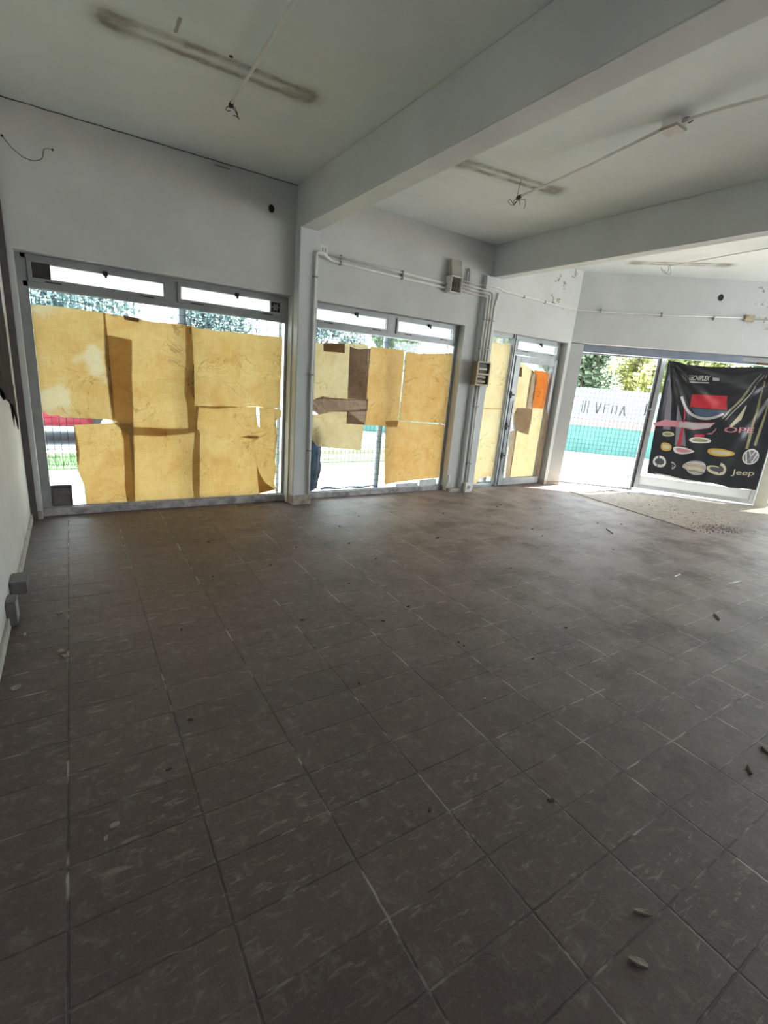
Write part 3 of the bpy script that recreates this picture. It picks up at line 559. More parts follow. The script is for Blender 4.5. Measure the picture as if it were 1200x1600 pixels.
# ------------------------------------------------------------------ folding shop door with the banner
d2 = thing('door_2', B(1.75, .2, 0), 'blue grey aluminium glazed door leaf standing ajar behind the banner', None, None, 'structure')
bm = BM(); bbox(bm, (.2, .14, 2.20), (3.32, .30, 2.315), .006, B); bbox(bm, (.2, .12, 2.222), (3.32, .14, 2.236), .003, B); obj('shutter_housing', bm, 'housing', d2, label='blue grey housing over the doorway')
bm = BM(); bbox(bm, (.2, .02, -.01), (3.32, .28, .008), .003, B); obj('threshold', bm, 'alub', d2)
bm = BM(); bbox(bm, (.2, .10, 0), (.225, .18, 2.2), .003, B); obj('jamb', bm, 'dark', d2)
LA = Vector((8.24083505, 4.62345001, 0)); LT = Vector((.59345729, -.80486548, 0)); LN = Vector((.80486548, .59345729, 0)); LW = 1.79
def LF(u, y, z): return LA+LT*u+LN*y+Vector((0, 0, z))
bm = BM(); bbox(bm, (.0, -.02, .03), (.075, .03, 2.30), .004, LF); bbox(bm, (1.715, -.02, .03), (1.79, .03, 2.30), .004, LF)
bbox(bm, (.075, -.02, 2.235), (1.715, .03, 2.30), .004, LF); bbox(bm, (.075, -.02, .03), (1.715, .03, .10), .004, LF)
lf = obj('leaf_frame', bm, 'aluw', d2)
bm = bbox(BM(), (-.022, -.026, .03), (.004, .036, 2.30), .003, LF); obj('edge_strip', bm, 'dark', lf)
bm = bbox(BM(), (.075, -.01, .10), (1.715, .01, .255), .003, LF); obj('kick_panel', bm, 'milk', lf, label='white scuffed kick panel')
bm = BM(); box(bm, (.075, .003, .255), (1.715, .007, 2.235), LF); obj('pane', bm, 'glass', lf)
bm = BM(); bbox(bm, (-.085, -.03, 1.28), (-.02, .02, 1.48), .008, LF); tube(bm, [LF(-.05, -.03, 1.38), LF(-.05, -.075, 1.38), LF(.03, -.075, 1.38)], .009); obj('lock', bm, 'housing', lf)

def bdisp(u, z):
    d = 0
    for cx, s, ph in ((.10, 1, .4), (1.74, -1, 1.1)):
        dx = (u-cx)*s; dz = 2.2-z; r = math.hypot(dx, dz); th = math.atan2(dx, max(dz, .001))
        fall = math.exp(-r*.75)*min(1, r*5)
        d += .030*math.sin(th*17+ph)*fall+.016*math.sin(th*31+ph*2)*fall
    sag = math.exp(-((u-.85)/.35)**2)
    d += .016*sag*math.sin((z-1.2)*9)*(1 if z > 1.1 else .3)
    d += .006*noise.noise(Vector((u*4, z*4, 3)))
    return d
def BS(u, z, off=0): return LF(u, -.095-bdisp(u, z)-off, z)
bn = thing('vehicle_banner', LF(.9, -.06, .26), 'black vinyl car parts banner hung over the door leaf', 'banner')
def bpoly(name, poly, mat, off=.004, step=.03, label=None, par=bn, rag=0):
    if rag: poly = ragged(poly, rag, .02, 5)
    bm = sheet(poly, step)
    for v in bm.verts:
        u, z = v.co.x, v.co.z; v.co = BS(u, z, off)
    return obj(name, bm, mat, par, smooth=True, label=label)
topedge = [(.085, 2.175), (.2, 2.160), (.4, 2.132), (.62, 2.118), (.92, 2.124), (1.2, 2.148), (1.45, 2.163), (1.745, 2.178)]
cloth = topedge+[(1.742, 1.3), (1.75, .28), (1.4, .262), (1.1, .30), (.8, .27), (.45, .31), (.15, .325), (.105, 1.3)]
bpoly('banner_sheet', cloth, 'vblack', 0, .025)
d = DATA['BN']
def stroke(pts, w, closed=False):
    L = []; R = []
    n = len(pts)
    for i, p in enumerate(pts):
        a = pts[max(i-1, 0)]; b = pts[min(i+1, n-1)]; dx, dz = b[0]-a[0], b[1]-a[1]; l = math.hypot(dx, dz) or 1
        ww = w[i] if isinstance(w, (list, tuple)) else w
        L.append((p[0]-dz/l*ww, p[1]+dx/l*ww)); R.append((p[0]+dz/l*ww, p[1]-dx/l*ww))
    return L+R[::-1]
def smoothp(pts, n=2):
    for _ in range(n):
        out = [pts[0]]
        for a, b in zip(pts, pts[1:]): out += [(a[0]*.75+b[0]*.25, a[1]*.75+b[1]*.25), (a[0]*.25+b[0]*.75, a[1]*.25+b[1]*.75)]
        pts = out+[pts[-1]]
    return pts
bpoly('light_streak', d['fold1'][:3]+d['fold1'][3:5]+[(.112, 2.137)], 'vgrey', .003, label='grey violet streak painted along a bright fold')  # bright strips of the banner folds painted on as coloured streaks
bpoly('light_streak', d['fold2'], 'vgrey', .003)
bpoly('light_streak', [(.47, 1.44), (.50, 1.44), (.556, .86), (.50, .85), (.535, 1.1)], 'vred', .005, label='red printed wedge')
bpoly('light_streak', stroke(d['fold3'], [.004, .018, .01]), 'volive', .003, .02)
bpoly('light_streak', stroke([(p[0]+.05, p[1]-.02) for p in d['fold3']], [.003, .008, .005]), 'vsil', .003, .02)
bpoly('light_streak', stroke(d['fold4'], [.005, .014, .02]), 'volive', .003, .02)
bpoly('light_streak', stroke(d['fold5'], [.005, .035, .02]), 'vcream', .003, .02)
bpoly('light_streak', stroke(d['fold6'], [.008, .015, .018]), 'volive', .003, .02)
bpoly('printed_panel', d['redbox'], 'vred', .004, label='red printed rectangle')
bpoly('printed_panel', stroke(smoothp(d['arc']), .02), 'vsil', .005, .02, label='pale curved printed band')
bpoly('printed_panel', [(.57, 1.47), (1.03, 1.47), (1.0, 1.43), (.90, 1.37), (.78, 1.335), (.66, 1.355)], 'vblue', .003)
bpoly('printed_panel', d['hband'], 'vpink', .004, .02, label='pink printed lamp strip', rag=.012)
bpoly('printed_panel', [(.46, 1.225), (.66, 1.225), (.93, 1.235), (.88, 1.17), (.68, 1.13), (.46, 1.155)], 'vsil', .006, .02, rag=.02)
bpoly('printed_panel', smoothp([(.86, 1.075), (.92, 1.085), (.97, 1.14), (.99, 1.2), (.99, 1.15), (.95, 1.08)]), 'vpink', .005, .02)
def lamp(key, ink, core, label=None):
    p = d[key]; q = chaikin(p, 2, .25); o = bpoly('printed_lamp', q, ink, .004, .02, label=label)
    cx = sum(a for a, b in p)/len(p); cz = sum(b for a, b in p)/len(p)
    sm = [(cx+(a-cx)*.72, cz+(b-cz)*.55) for a, b in q]; bpoly('printed_reflector', sm, core, .006, .02, par=o)
lamp('lampL', 'vcream', 'volive'); lamp('lampM', 'vwhite', 'volive'); bpoly('printed_panel', d['barR'], 'vred', .005)
lamp('yel1', 'vyel', 'vcream', 'amber printed lamp'); lamp('redlamp', 'vwhite', 'vpink', 'white and red printed lamp'); lamp('yel2', 'vyel', 'vcream', 'amber printed lamp')
lamp('head1', 'vwhite', 'vdk', 'white printed headlamp'); lamp('head2', 'vsil', 'vdk'); lamp('head3', 'vsil', 'vcream'); lamp('head4', 'vcream', 'vdk')
for k in range(4):
    z = .585-.045*k; bpoly('printed_line', stroke([(.70+.02*k, z), (.84, z+.012), (.97, z-.004)], .006), ('vwhite', 'vpink', 'vwhite', 'vdk')[k], .009, .02)
bpoly('printed_line', stroke([(.268, .64), (.285, .56), (.278, .46)], .008), 'vdk', .009, .02)
bpoly('printed_line', stroke([(1.05, .55), (1.14, .53), (1.2, .47)], .010), 'vdk', .009, .02)
# white glare painted as a strip along the banner's lower edge
bpoly('hem_glare', [(.25, .345), (.45, .335), (.72, .30), (.98, .305), (.95, .285), (.7, .275), (.4, .31)], 'vwhite', .004, .02, label='white glare painted along the lower edge')
def ptext(s, u0, z0, u1, z1, height, mat, off=.006, shear=0, bold=.012, spacing=1.0):
    cu = bpy.data.curves.new('t', 'FONT'); cu.body = s; cu.size = 1; cu.offset = bold; cu.shear = shear; cu.space_character = spacing
    to = bpy.data.objects.new('t', cu); COL.objects.link(to); dg = bpy.context.evaluated_depsgraph_get()
    me = bpy.data.meshes.new_from_object(to.evaluated_get(dg)); bm = BM(); bm.from_mesh(me)
    bpy.data.objects.remove(to); bpy.data.curves.remove(cu); bpy.data.meshes.remove(me)
    xs = [v.co.x for v in bm.verts]; ys = [v.co.y for v in bm.verts]; a, b = min(xs), max(xs); c, e = min(ys), max(ys)
    bmesh.ops.triangulate(bm, faces=bm.faces)
    for v in bm.verts:
        k = (v.co.x-a)/(b-a); h = (v.co.y-c)/(e-c)*height
        u = u0+(u1-u0)*k; z = z0+(z1-z0)*k+h; v.co = BS(u, z, off)
    return obj('lettering', bm, mat, bn)
bpoly('printed_panel', [(.45, 1.875), (.73, 1.885), (.72, 1.865), (.46, 1.855)], 'vsil', .004)
ptext('TECNIPLEX', .43, 1.895, .72, 1.905, .075, 'vwhite', .006, bold=.012)
bpoly('printed_panel', d['text1b'], 'vsil', .004)
ptext('OPE', 1.10, 1.135, 1.50, 1.165, .085, 'vpink', .006, bold=.012)
ptext('Jeep', 1.36, .45, 1.66, .475, .115, 'vcream', .006, bold=.006)
# round two-letter emblem
ec = (1.548, .795); rr = .108
em = None
def ring(r0, r1, mat, off):
    bm = BM(); n = 48; A = []; Bq = []
    for k in range(n):
        a = 2*math.pi*k/n
        A.append(bm.verts.new(BS(ec[0]+r0*math.cos(a), ec[1]+r0*1.15*math.sin(a), off))); Bq.append(bm.verts.new(BS(ec[0]+r1*math.cos(a), ec[1]+r1*1.15*math.sin(a), off)))
    for k in range(n): bm.faces.new((A[k], A[(k+1) % n], Bq[(k+1) % n], Bq[k]))
    return bm
em = obj('round_emblem', ring(.001, rr, 'vblue', .005), 'vgrey', bn, label='round two letter car emblem')
obj('emblem_ring', ring(rr*.84, rr, 'vwhite', .007), 'vwhite', em)
def es(pts): 
    bm = sheet(stroke([(ec[0]+x*rr, ec[1]+z*rr*1.15) for x, z in pts], .0085), .02)
    for v in bm.verts: v.co = BS(v.co.x, v.co.z, .008)
    obj('emblem_letter', bm, 'vwhite', em)
es([(-.36, .78), (0, .02), (.36, .78)]); es([(-.72, .52), (-.32, -.72), (0, -.08), (.32, -.72), (.72, .52)])

# light curtain rail above banner and a brown slat
bm = bbox(BM(), (1.30, -.045, 2.195), (1.70, -.03, 2.222), .003, LF); obj('wooden_slat', bm, 'tape', org=LF(1.5, -.04, 2.195), label='thin brown slat above the right end of the banner', cat='slat')

# ------------------------------------------------------------------ window 4 (beyond the pier)
w4 = thing('window_4', B(4.95, .15, 0), None, None, None, 'structure')
bm = BM(); rect_frame(bm, 3.50, 6.40, .0, HB, .06, .12, .18, B); bbox(bm, (4.92, .12, .06), (4.98, .18, HB-.06), .004, B); obj('window_frame', bm, 'housing', w4)
bm = BM(); box(bm, (3.56, .148, .06), (4.92, .152, HB-.06), B); obj('glass', bm, 'glass', w4)
bm = BM(); box(bm, (4.98, .148, .06), (6.34, .152, HB-.06), B); obj('glass', bm, 'glass', w4)

# ------------------------------------------------------------------ pipes, boxes and wires
def pipe(name, pts, r, label, clips=(), mat='pvc', fil=.07, cat='pipe', grp='white conduit pipes on the walls'):
    t = thing(name, pts[0], label, cat, grp)
    obj('pipe', tube(BM(), fillet(pts, fil), r), mat, t, smooth=True)
    for c in clips:
        bm = BM(); c = Vector(c[:3]), c[3]
        p, ax = c
        if ax == 'x': bbox(bm, (p.x-.008, p.y-r*1.5, p.z-r*1.7), (p.x+.008, p.y+r*1.6, p.z+r*1.7), .002)
        else: bbox(bm, (p.x-r*1.7, p.y-r*1.5, p.z-.008), (p.x+r*1.7, p.y+r*1.6, p.z+.008), .002)
        obj('clip', bm, 'pvcd', t)
    return t
yw = D-.020
bm = BM(); t = thing('socket_box', (2.42, D, 2.75), 'small white square socket box where the pillar pipe meets the middle wall', 'box')
obj('box_body', bbox(BM(), (2.36, D-.035, 2.755), (2.46, D, 2.855), .006), 'pvc', t)
bm = BM()
for x in (2.395, 2.425): bbox(bm, (x-.006, D-.038, 2.785), (x+.006, D-.034, 2.825), .001)
obj('socket_slot', bm, 'pvcd', t)
pipe('conduit_pipe', [(2.285, 5.150, .125), (2.268, 5.150, 1.2), (2.268, 5.150, 2.74), (2.345, 5.150, 2.745), (2.52, yw, 2.715), (4.129, yw, 2.695)], .0138,
     'white pipe climbing the pillar and running along the middle wall, lower of two', [(2.276, 5.150, .65, 'z'), (2.268, 5.150, 1.5, 'z'), (2.268, 5.150, 2.5, 'z'), (2.62, yw, 2.715, 'x'), (3.45, yw, 2.71, 'x')])
pipe('conduit_pipe', [(2.461, yw, 2.775), (4.129, yw, 2.745)], .0138, 'white pipe from the socket box to the open fuse box, upper of two', [(2.62, yw, 2.772, 'x'), (3.45, yw, 2.759, 'x')])
# open fuse box
t = thing('fuse_box', (4.22, D, 2.65), 'open white fuse box with raised lid on the wall above the middle window', 'fuse box')
bm = BM(); x0, x1, z0, z1, ya, yb = 4.13, 4.31, 2.645, 2.84, 5.19, D
bbox(bm, (x0, ya, z0), (x0+.012, yb, z1), .003); bbox(bm, (x1-.012, ya, z0), (x1, yb, z1), .003); bbox(bm, (x0+.012, ya, z0), (x1-.012, yb, z0+.012), .003); bbox(bm, (x0+.012, ya, z1-.012), (x1-.012, yb, z1), .003)
bbox(bm, (x0+.012, yb-.012, z0+.012), (x1-.012, yb, z1-.012), .002); obj('box_body', bm, 'pvc', t)
bm = BM(); box(bm, (x0+.013, 5.225, z0+.013), (x1-.013, 5.235, z1-.013)); obj('inner_plate', bm, 'black', t)
bm = BM()
for k in range(4): bbox(bm, (x0+.025+.034*k, 5.205, z0+.05), (x0+.05+.034*k, 5.226, z1-.05), .002)
obj('breaker', bm, 'dark', t)
bm = BM()
for k in range(5):
    a = x0+.03+.027*k; tube(bm, fillet([(a, 5.21, z0+.03), (a+.01, 5.195, z0+.09), (a-.006, 5.2, z1-.05), (a+.012, 5.21, z1-.02)], .03), .0028, 6)
obj('wiring', bm, 'cream', t)
bm = BM(); rot = Matrix.Rotation(math.radians(-14), 4, 'X')
def fl(x, y, z): 
    v = rot @ Vector((0, y, z)); return Vector((x, 5.20+v.y, 2.845+v.z))
bbox(bm, (x0+.0, -.006, 0), (x1, .012, .19), .005, fl); bbox(bm, (x0, .012, 0), (x0+.012, .045, .19), .003, fl); bbox(bm, (x1-.012, .012, 0), (x1, .045, .19), .003, fl); obj('lid', bm, 'lid', t, label='raised beige lid')
bm = BM(); pts = [(4.455, yw, 2.80), (4.45, yw, 2.94), (4.47, yw-.01, 2.985), (4.495, yw, 2.94), (4.49, yw, 2.80)]
obj('cable_loop', tube(BM(), fillet(pts, .04), .009), 'pvcd', org=(4.47, D, 2.8), smooth=True, label='grey cable loop standing above the pipes right of the fuse box', cat='cable')
# four pipes turning down the pillar
yp = 5.218
for i, (zz, xx, w) in enumerate(((2.820, None, 'topmost'), (2.785, 4.893, 'second'), (2.748, 4.84, 'third'), (2.705, 4.79, 'lowest'))):
    if xx is None: continue
    pipe('conduit_pipe', [(4.312, yw, zz), (4.66, yw, zz-.01), (4.76, yp, zz-.02), (xx, yp, zz-.03), (xx, yp, 2.45), (xx-.005, yp, 1.86)], .0138,
         'white pipe from fuse box down the pillar to the meter box, %s in the bundle' % w, [(xx, yp, 2.40, 'z'), (xx-.003, yp, 2.02, 'z')], fil=.08)
pipe('conduit_pipe', [(4.985, yp, 2.765), (4.982, yp, 2.69), (4.945, yp, 2.62), (4.935, yp, 1.86)], .0138, 'white pipe dropping below the thin pipe down the right side of the pillar', [(4.94, yp, 2.40, 'z'), (4.938, yp, 2.02, 'z')])
pipe('conduit_pipe', [(4.312, yw, 2.828), (4.66, yw, 2.822), (4.76, yp-.0, 2.82), (5.02, yp, 2.818), (5.12, yw, 2.815), (5.3, yw, 2.81), (6.44, yw, 2.785), (6.755, yw, 2.785), tuple(B(.05, -.02, 2.785)), tuple(B(1.3, -.014, 2.80)), tuple(B(2.44, -.014, 2.835))], .010,
     'thin white pipe running right from the fuse box round the corner to the angled wall', [(5.55, yw, 2.803, 'x'), (6.0, yw, 2.795, 'x')], fil=.03)
for s_ in (.35, 1.25, 2.0):
    bm = BM(); bbox(bm, (s_-.008, -.03, 2.775), (s_+.008, 0, 2.835), .002, B); obj('pipe_clip', bm, 'pvcd', org=B(s_, 0, 2.775), label='pipe clip on the angled wall above the %s' % ('doorway' if s_ < 1 else 'banner left edge' if s_ < 1.5 else 'banner middle'), cat='clip', group='clips on the angled wall')
t = thing('junction_box', B(2.5, 0, 2.79), 'cream junction box on the angled wall at the end of the thin pipe', 'box')
obj('box_body', bbox(BM(), (2.43, -.045, 2.79), (2.56, 0, 2.88), .006, B), 'cream', t)
obj('cover_screw', cyl(BM(), B(2.455, -.05, 2.86), B(2.455, -.044, 2.86), .006), 'dark', t)
pipe('conduit_pipe', [tuple(B(2.56, -.014, 2.83)), tuple(B(4.2, -.014, 2.83))], .010, 'thin white pipe leaving the cream junction box to the right')
# meter box
t = thing('meter_box', (4.83, 5.235, 1.535), 'cream and brown meter box hanging on the pillar at chest height', 'meter box')
x0, x1, z0, z1, ya, yb = 4.69, 4.935, 1.535, 1.858, 5.12, 5.235
bm = BM(); bbox(bm, (x0+.004, ya+.012, z0+.004), (x0+.016, yb, z1-.004), .003); bbox(bm, (x1-.016, ya+.012, z0+.004), (x1-.004, yb, z1-.004), .003); bbox(bm, (x0+.016, ya+.012, z0+.004), (x1-.016, yb, z0+.016), .003)
bbox(bm, (x0+.016, ya+.012, z1-.016), (x1-.016, yb, z1-.004), .003); bbox(bm, (x0+.016, yb-.012, z0+.016), (x1-.016, yb, z1-.016), .002); obj('box_body', bm, 'bronze', t, label='brown box body')
bm = BM(); zc = 1.69
rect_frame(bm, x0, x1, z0, z1, .022, ya, ya+.02); bbox(bm, (x0+.022, ya, zc-.012), (x1-.022, ya+.02, zc+.012), .003); obj('front_frame', bm, 'cream', t)
bm = BM(); bbox(bm, (x0+.03, ya+.035, zc+.02), (x1-.03, ya+.06, z1-.03), .003); obj('meter_body', bm, 'dark', t)
bm = BM(); bbox(bm, (x0+.045, ya+.02, zc+.055), (x1-.045, ya+.034, zc+.082), .002); obj('meter_dial', bm, 'cream', t)
bm = BM(); bbox(bm, (x0+.03, ya+.05, z0+.03), (x1-.03, ya+.07, zc-.02), .003); obj('back_plate', bm, 'bronze', t)
bm = BM()
for zz in (z0+.045, z0+.105): bbox(bm, (x0+.03, ya+.025, zz), (x1-.05, ya+.05, zz+.022), .003)
obj('terminal_strip', bm, 'cream', t)
bm = tube(BM(), fillet([(x0+.03, ya+.02, z0+.085), (x0+.07, ya+.015, z0+.088), (x0+.10, ya+.012, z0+.10), (x0+.14, ya+.015, z0+.085), (x1-.03, ya+.02, z0+.08)], .02), .006, 8); obj('wiring', bm, 'black', t, smooth=True)
pipe('conduit_pipe', [(4.815, yp, 1.535), (4.83, yp, .13)], .0138, 'white pipe dropping from the meter box to the floor box, left one', [(4.818, yp, 1.25, 'z'), (4.826, yp, .42, 'z')])
pipe('conduit_pipe', [(4.855, yp, 1.535), (4.868, yp, .13)], .0138, 'white pipe dropping from the meter box to the floor box, right one', [(4.858, yp, 1.25, 'z'), (4.866, yp, .42, 'z')])
t = thing('floor_junction_box', (4.87, 5.23, 0), 'small white box at the foot of the pillar under the meter pipes', 'box')
obj('box_body', bbox(BM(), (4.79, 5.165, 0), (4.93, 5.222, .14), .006), 'pvc', t)
obj('cover_slot', bbox(BM(), (4.83, 5.161, .05), (4.89, 5.166, .10), .002), 'pvcd', t)
t = thing('wall_outlet', (4.575, D, .12), 'small white outlet plate low on the wall right of the middle window', 'outlet')
obj('plate', bbox(BM(), (4.555, D-.012, .12), (4.595, D, .24), .003), 'beam', t); obj('rim', bbox(BM(), (4.562, D-.014, .13), (4.588, D-.011, .23), .002), 'pvc', t)

# ceiling conduits
def loops(par, p, n=3, r=.035, seed=1, mat='dark'):
    random.seed(seed)
    for k in range(n):
        a = random.random()*6.28; pts = []
        for j in range(9):
            q = j/8*4.6+a; pts.append(Vector(p)+Vector((math.cos(q)*r-math.cos(a)*r, math.sin(q)*r-math.sin(a)*r, -.02*j/8-.02*math.sin(q*1.3)-abs(math.sin(j*.5))*r)))
        obj('bare_wire', tube(BM(), pts, .0025, 6), mat, par, smooth=True); r *= .8
t = thing('ceiling_conduit', (1.08, 4.07, H-.05), 'white conduit with a bare wire end hanging from the left ceiling', 'conduit')
obj('pipe', tube(BM(), [(1.06, -2.5, H-.02), (1.07, 1.5, H-.03), (1.10, 4.05, H-.05)], .011), 'pvc', t, smooth=True)
bm = tube(BM(), [(1.10, 4.04, H-.05), (1.102, 4.075, H-.052), (1.104, 4.10, H-.054)], [.014, .017, .010]); obj('taped_end', bm, 'black', t)
loops(t, (1.105, 4.09, H-.06), 3, .04, 3)
t = thing('ceiling_conduit', (3.53, 2.3, H-.03), 'white conduit sagging from the ceiling junction box towards the front wall', 'conduit')
obj('pipe', tube(BM(), [(3.53, 2.31, H-.03), (3.53, 2.9, H-.10), (3.53, 3.58, 3.195)], .011), 'pvc', t, smooth=True)
bm = tube(BM(), [(3.53, 3.57, 3.197), (3.53, 3.61, 3.19), (3.53, 3.63, 3.185)], [.014, .018, .010]); obj('taped_end', bm, 'black', t)
loops(t, (3.53, 3.62, 3.18), 3, .05, 8)
obj('bare_wire', tube(BM(), fillet([(3.53, 3.62, 3.19), (3.535, 3.625, 3.26), (3.557, 3.63, H)], .03), .0025, 6), 'dark', t)
t = thing('ceiling_conduit', (3.53, 2.2, H-.03), 'white conduit leaving the ceiling junction box towards the viewer', 'conduit')
obj('pipe', tube(BM(), [(3.53, 2.2, H-.03), (3.53, 1.95, H-.045), (3.53, 1.71, H-.07), (3.53, 1.0, H-.13), (3.53, 0, H-.17), (3.53, -2.5, H-.2)], .011), 'pvc', t, smooth=True)
t = thing('ceiling_junction_box', (3.53, 2.25, H), 'white square junction box on the ceiling between the beams', 'box')
obj('box_body', bbox(BM(), (3.475, 2.20, H-.055), (3.585, 2.31, H), .004), 'pvc', t)
obj('box_lid', bbox(BM(), (3.468, 2.193, H-.070), (3.592, 2.317, H-.052), .004), 'lid', t)
bm = tube(BM(), fillet([(3.53, 2.20, H-.02), (3.545, 2.17, H-.01), (3.57, 2.15, H-.03), (3.60, 2.2, H-.02)], .02), .004, 6); obj('stray_wire', bm, 'black', t)
t = thing('ceiling_conduit', (6.93, 4.1, H-.05), 'thin conduit with wire loop on the far bay ceiling', 'conduit')
obj('pipe', tube(BM(), [(6.96, 4.08, H-.05), (6.93, 3.4, H-.03), (6.90, 2.9, H-.02), (6.8, 0.5, H-.02)], .009), 'pvc', t, smooth=True)
loops(t, (6.96, 4.1, H-.05), 2, .06, 5, 'pvcd')

# wires at the upper left of the front wall
t = thing('hanging_wire', (-.30, D, 3.08), 'thin wire drooping between two holes at the upper left of the front wall', 'wire')
pts = [(-.305, D-.004, 3.082), (-.26, D-.02, 3.02), (-.19, D-.025, 2.965), (-.12, D-.025, 2.955), (-.06, D-.02, 2.985), (-.045, D-.01, 3.06)]
obj('wire', tube(BM(), fillet(pts, .04), .0025, 6), 'dark', t, smooth=True)
obj('wire_tail', tube(BM(), [(-.045, D-.01, 3.06), (-.02, D-.012, 3.075), (.012, D-.004, 3.078)], .0035, 6), 'cream', t, smooth=True)
for p in ((-.305, 3.082), (.015, 3.078)): obj('wire_hole', cyl(BM(), (p[0], D-.003, p[1]), (p[0], D+.002, p[1]), .009), 'black', t)
# dark wall holes
def hole(f, cx, cz, r, label):
    bm = BM(); n = 14; ringv = []
    for k in range(n):
        a = 2*math.pi*k/n; q = r*(1+.15*noise.noise(Vector((math.cos(a)*2, math.sin(a)*2, cz)))); ringv.append((cx+q*math.cos(a)*.9, cz+q*math.sin(a)*1.05))
    A = [bm.verts.new(f(x, -.004, z)) for x, z in ringv]; C_ = [bm.verts.new(f(cx+(x-cx)*.8, -.001, cz+(z-cz)*.8)) for x, z in ringv]
    for k in range(n): bm.faces.new((A[k], A[(k+1) % n], C_[(k+1) % n], C_[k]))
    bm.faces.new(C_); obj('pipe_hole', bm, 'black', org=f(cx, 0, cz), label=label, cat='hole')
hole(lambda x, y, z: Vector((x, D+y, z)), 1.831, 3.073, .034, 'round dark hole high on the front wall beside the pillar')
hole(B, 2.031, 3.097, .045, 'rough dark hole on the angled wall above the banner')
hole(lambda x, y, z: Vector((x, D+y, z)), .978, 3.30, .001, None) if False else None
bm = cyl(BM(), (.978, 3.612, H-.003), (.978, 3.612, H+.001), .012); obj('ceiling_hole', bm, 'black', org=(.978, 3.612, H), label='small dark hole in the left ceiling beside the stripped mark', cat='hole')
bm = bbox(BM(), (1.28, D-.012, H-.045), (1.42, D, H-.033), .003); obj('cable_clip_strip', bm, 'pvcd', org=(1.35, D, H-.04), label='short grey strip under the ceiling joint of the front wall', cat='strip')

# left wall: two boxes and the dark cloth
def XP(y, z): return Vector((XL, y, z))
t = thing('wall_socket_box', (XL, 3.5, .10), 'dark grey box low on the left wall, upper one lying sideways', 'socket box')
obj('box_body', bbox(BM(), (XL, 3.36, .10), (XL+.085, 3.53, .18), .006), 'boxg', t)
obj('face_plate', bbox(BM(), (XL+.015, 3.352, .108), (XL+.08, 3.36, .172), .002), 'boxg', t)
t = thing('wall_socket_box', (XL, 3.2, .02), 'dark grey upright box on the left wall nearer than the sideways one', 'socket box')
obj('box_body', bbox(BM(), (XL, 3.12, .015), (XL+.045, 3.25, .16), .006), 'boxg', t)
obj('face_plate', bbox(BM(), (XL+.045, 3.13, .03), (XL+.049, 3.24, .145), .002), 'pvcd', t)
bm = BM(); poly = [(4.05, 2.05), (4.75, 2.0), (4.78, 1.70), (4.86, 1.45), (4.97, 1.22), (4.93, 1.05), (4.86, .90), (4.80, .96), (4.70, 1.1), (4.55, 1.15), (4.2, 1.2), (4.05, 1.3)]
bm = sheet(ragged(poly, .02, .06, 3), .05)
vs = list(bm.verts)
for v in vs:
    y, z = v.co.x, v.co.z; v.co = Vector((XL+.018+.012*math.sin(y*22+z*3)+.006*noise.noise(Vector((y*6, z*6, 1))), y-.02, z))
r = bmesh.ops.extrude_face_region(bm, geom=bm.faces[:]); bmesh.ops.translate(bm, vec=(-.004, 0, 0), verts=[e for e in r['geom'] if isinstance(e, bmesh.types.BMVert)])
obj('hanging_cloth', bm, 'cloth', org=(XL+.02, 4.6, .95), smooth=True, label='torn dark cloth hanging on the left wall', cat='cloth')

# ------------------------------------------------------------------ litter on the floor
def chip(name, x, y, w, l, rot, mat, label, cat='debris', grp=None, h=.012, seed=0):
    bm = BM(); n = 9; top = []; 
    for k in range(n):
        a = 2*math.pi*k/n; q = 1+.35*noise.noise(Vector((math.cos(a)*1.5+seed*3.3, math.sin(a)*1.5, seed)))
        px, py = math.cos(a)*l*q/2, math.sin(a)*w*q/2
        top.append((px*math.cos(rot)-py*math.sin(rot), px*math.sin(rot)+py*math.cos(rot), .002+h*(.5+.5*math.sin(a*2+seed))*.6))
    A = [bm.verts.new((x+p[0], y+p[1], p[2]+.002)) for p in top]; Bv = [bm.verts.new((x+p[0]*.95, y+p[1]*.95, .0005)) for p in top]
    c = bm.verts.new((x, y, .004+h*.5))
    for k in range(n): bm.faces.new((A[k], A[(k+1) % n], c)); bm.faces.new((A[k], Bv[k], Bv[(k+1) % n], A[(k+1) % n]))
    bm.faces.new(Bv[::-1]); return obj(name, bm, mat, org=(x, y, 0), label=label, cat=cat, group=grp, smooth=False)
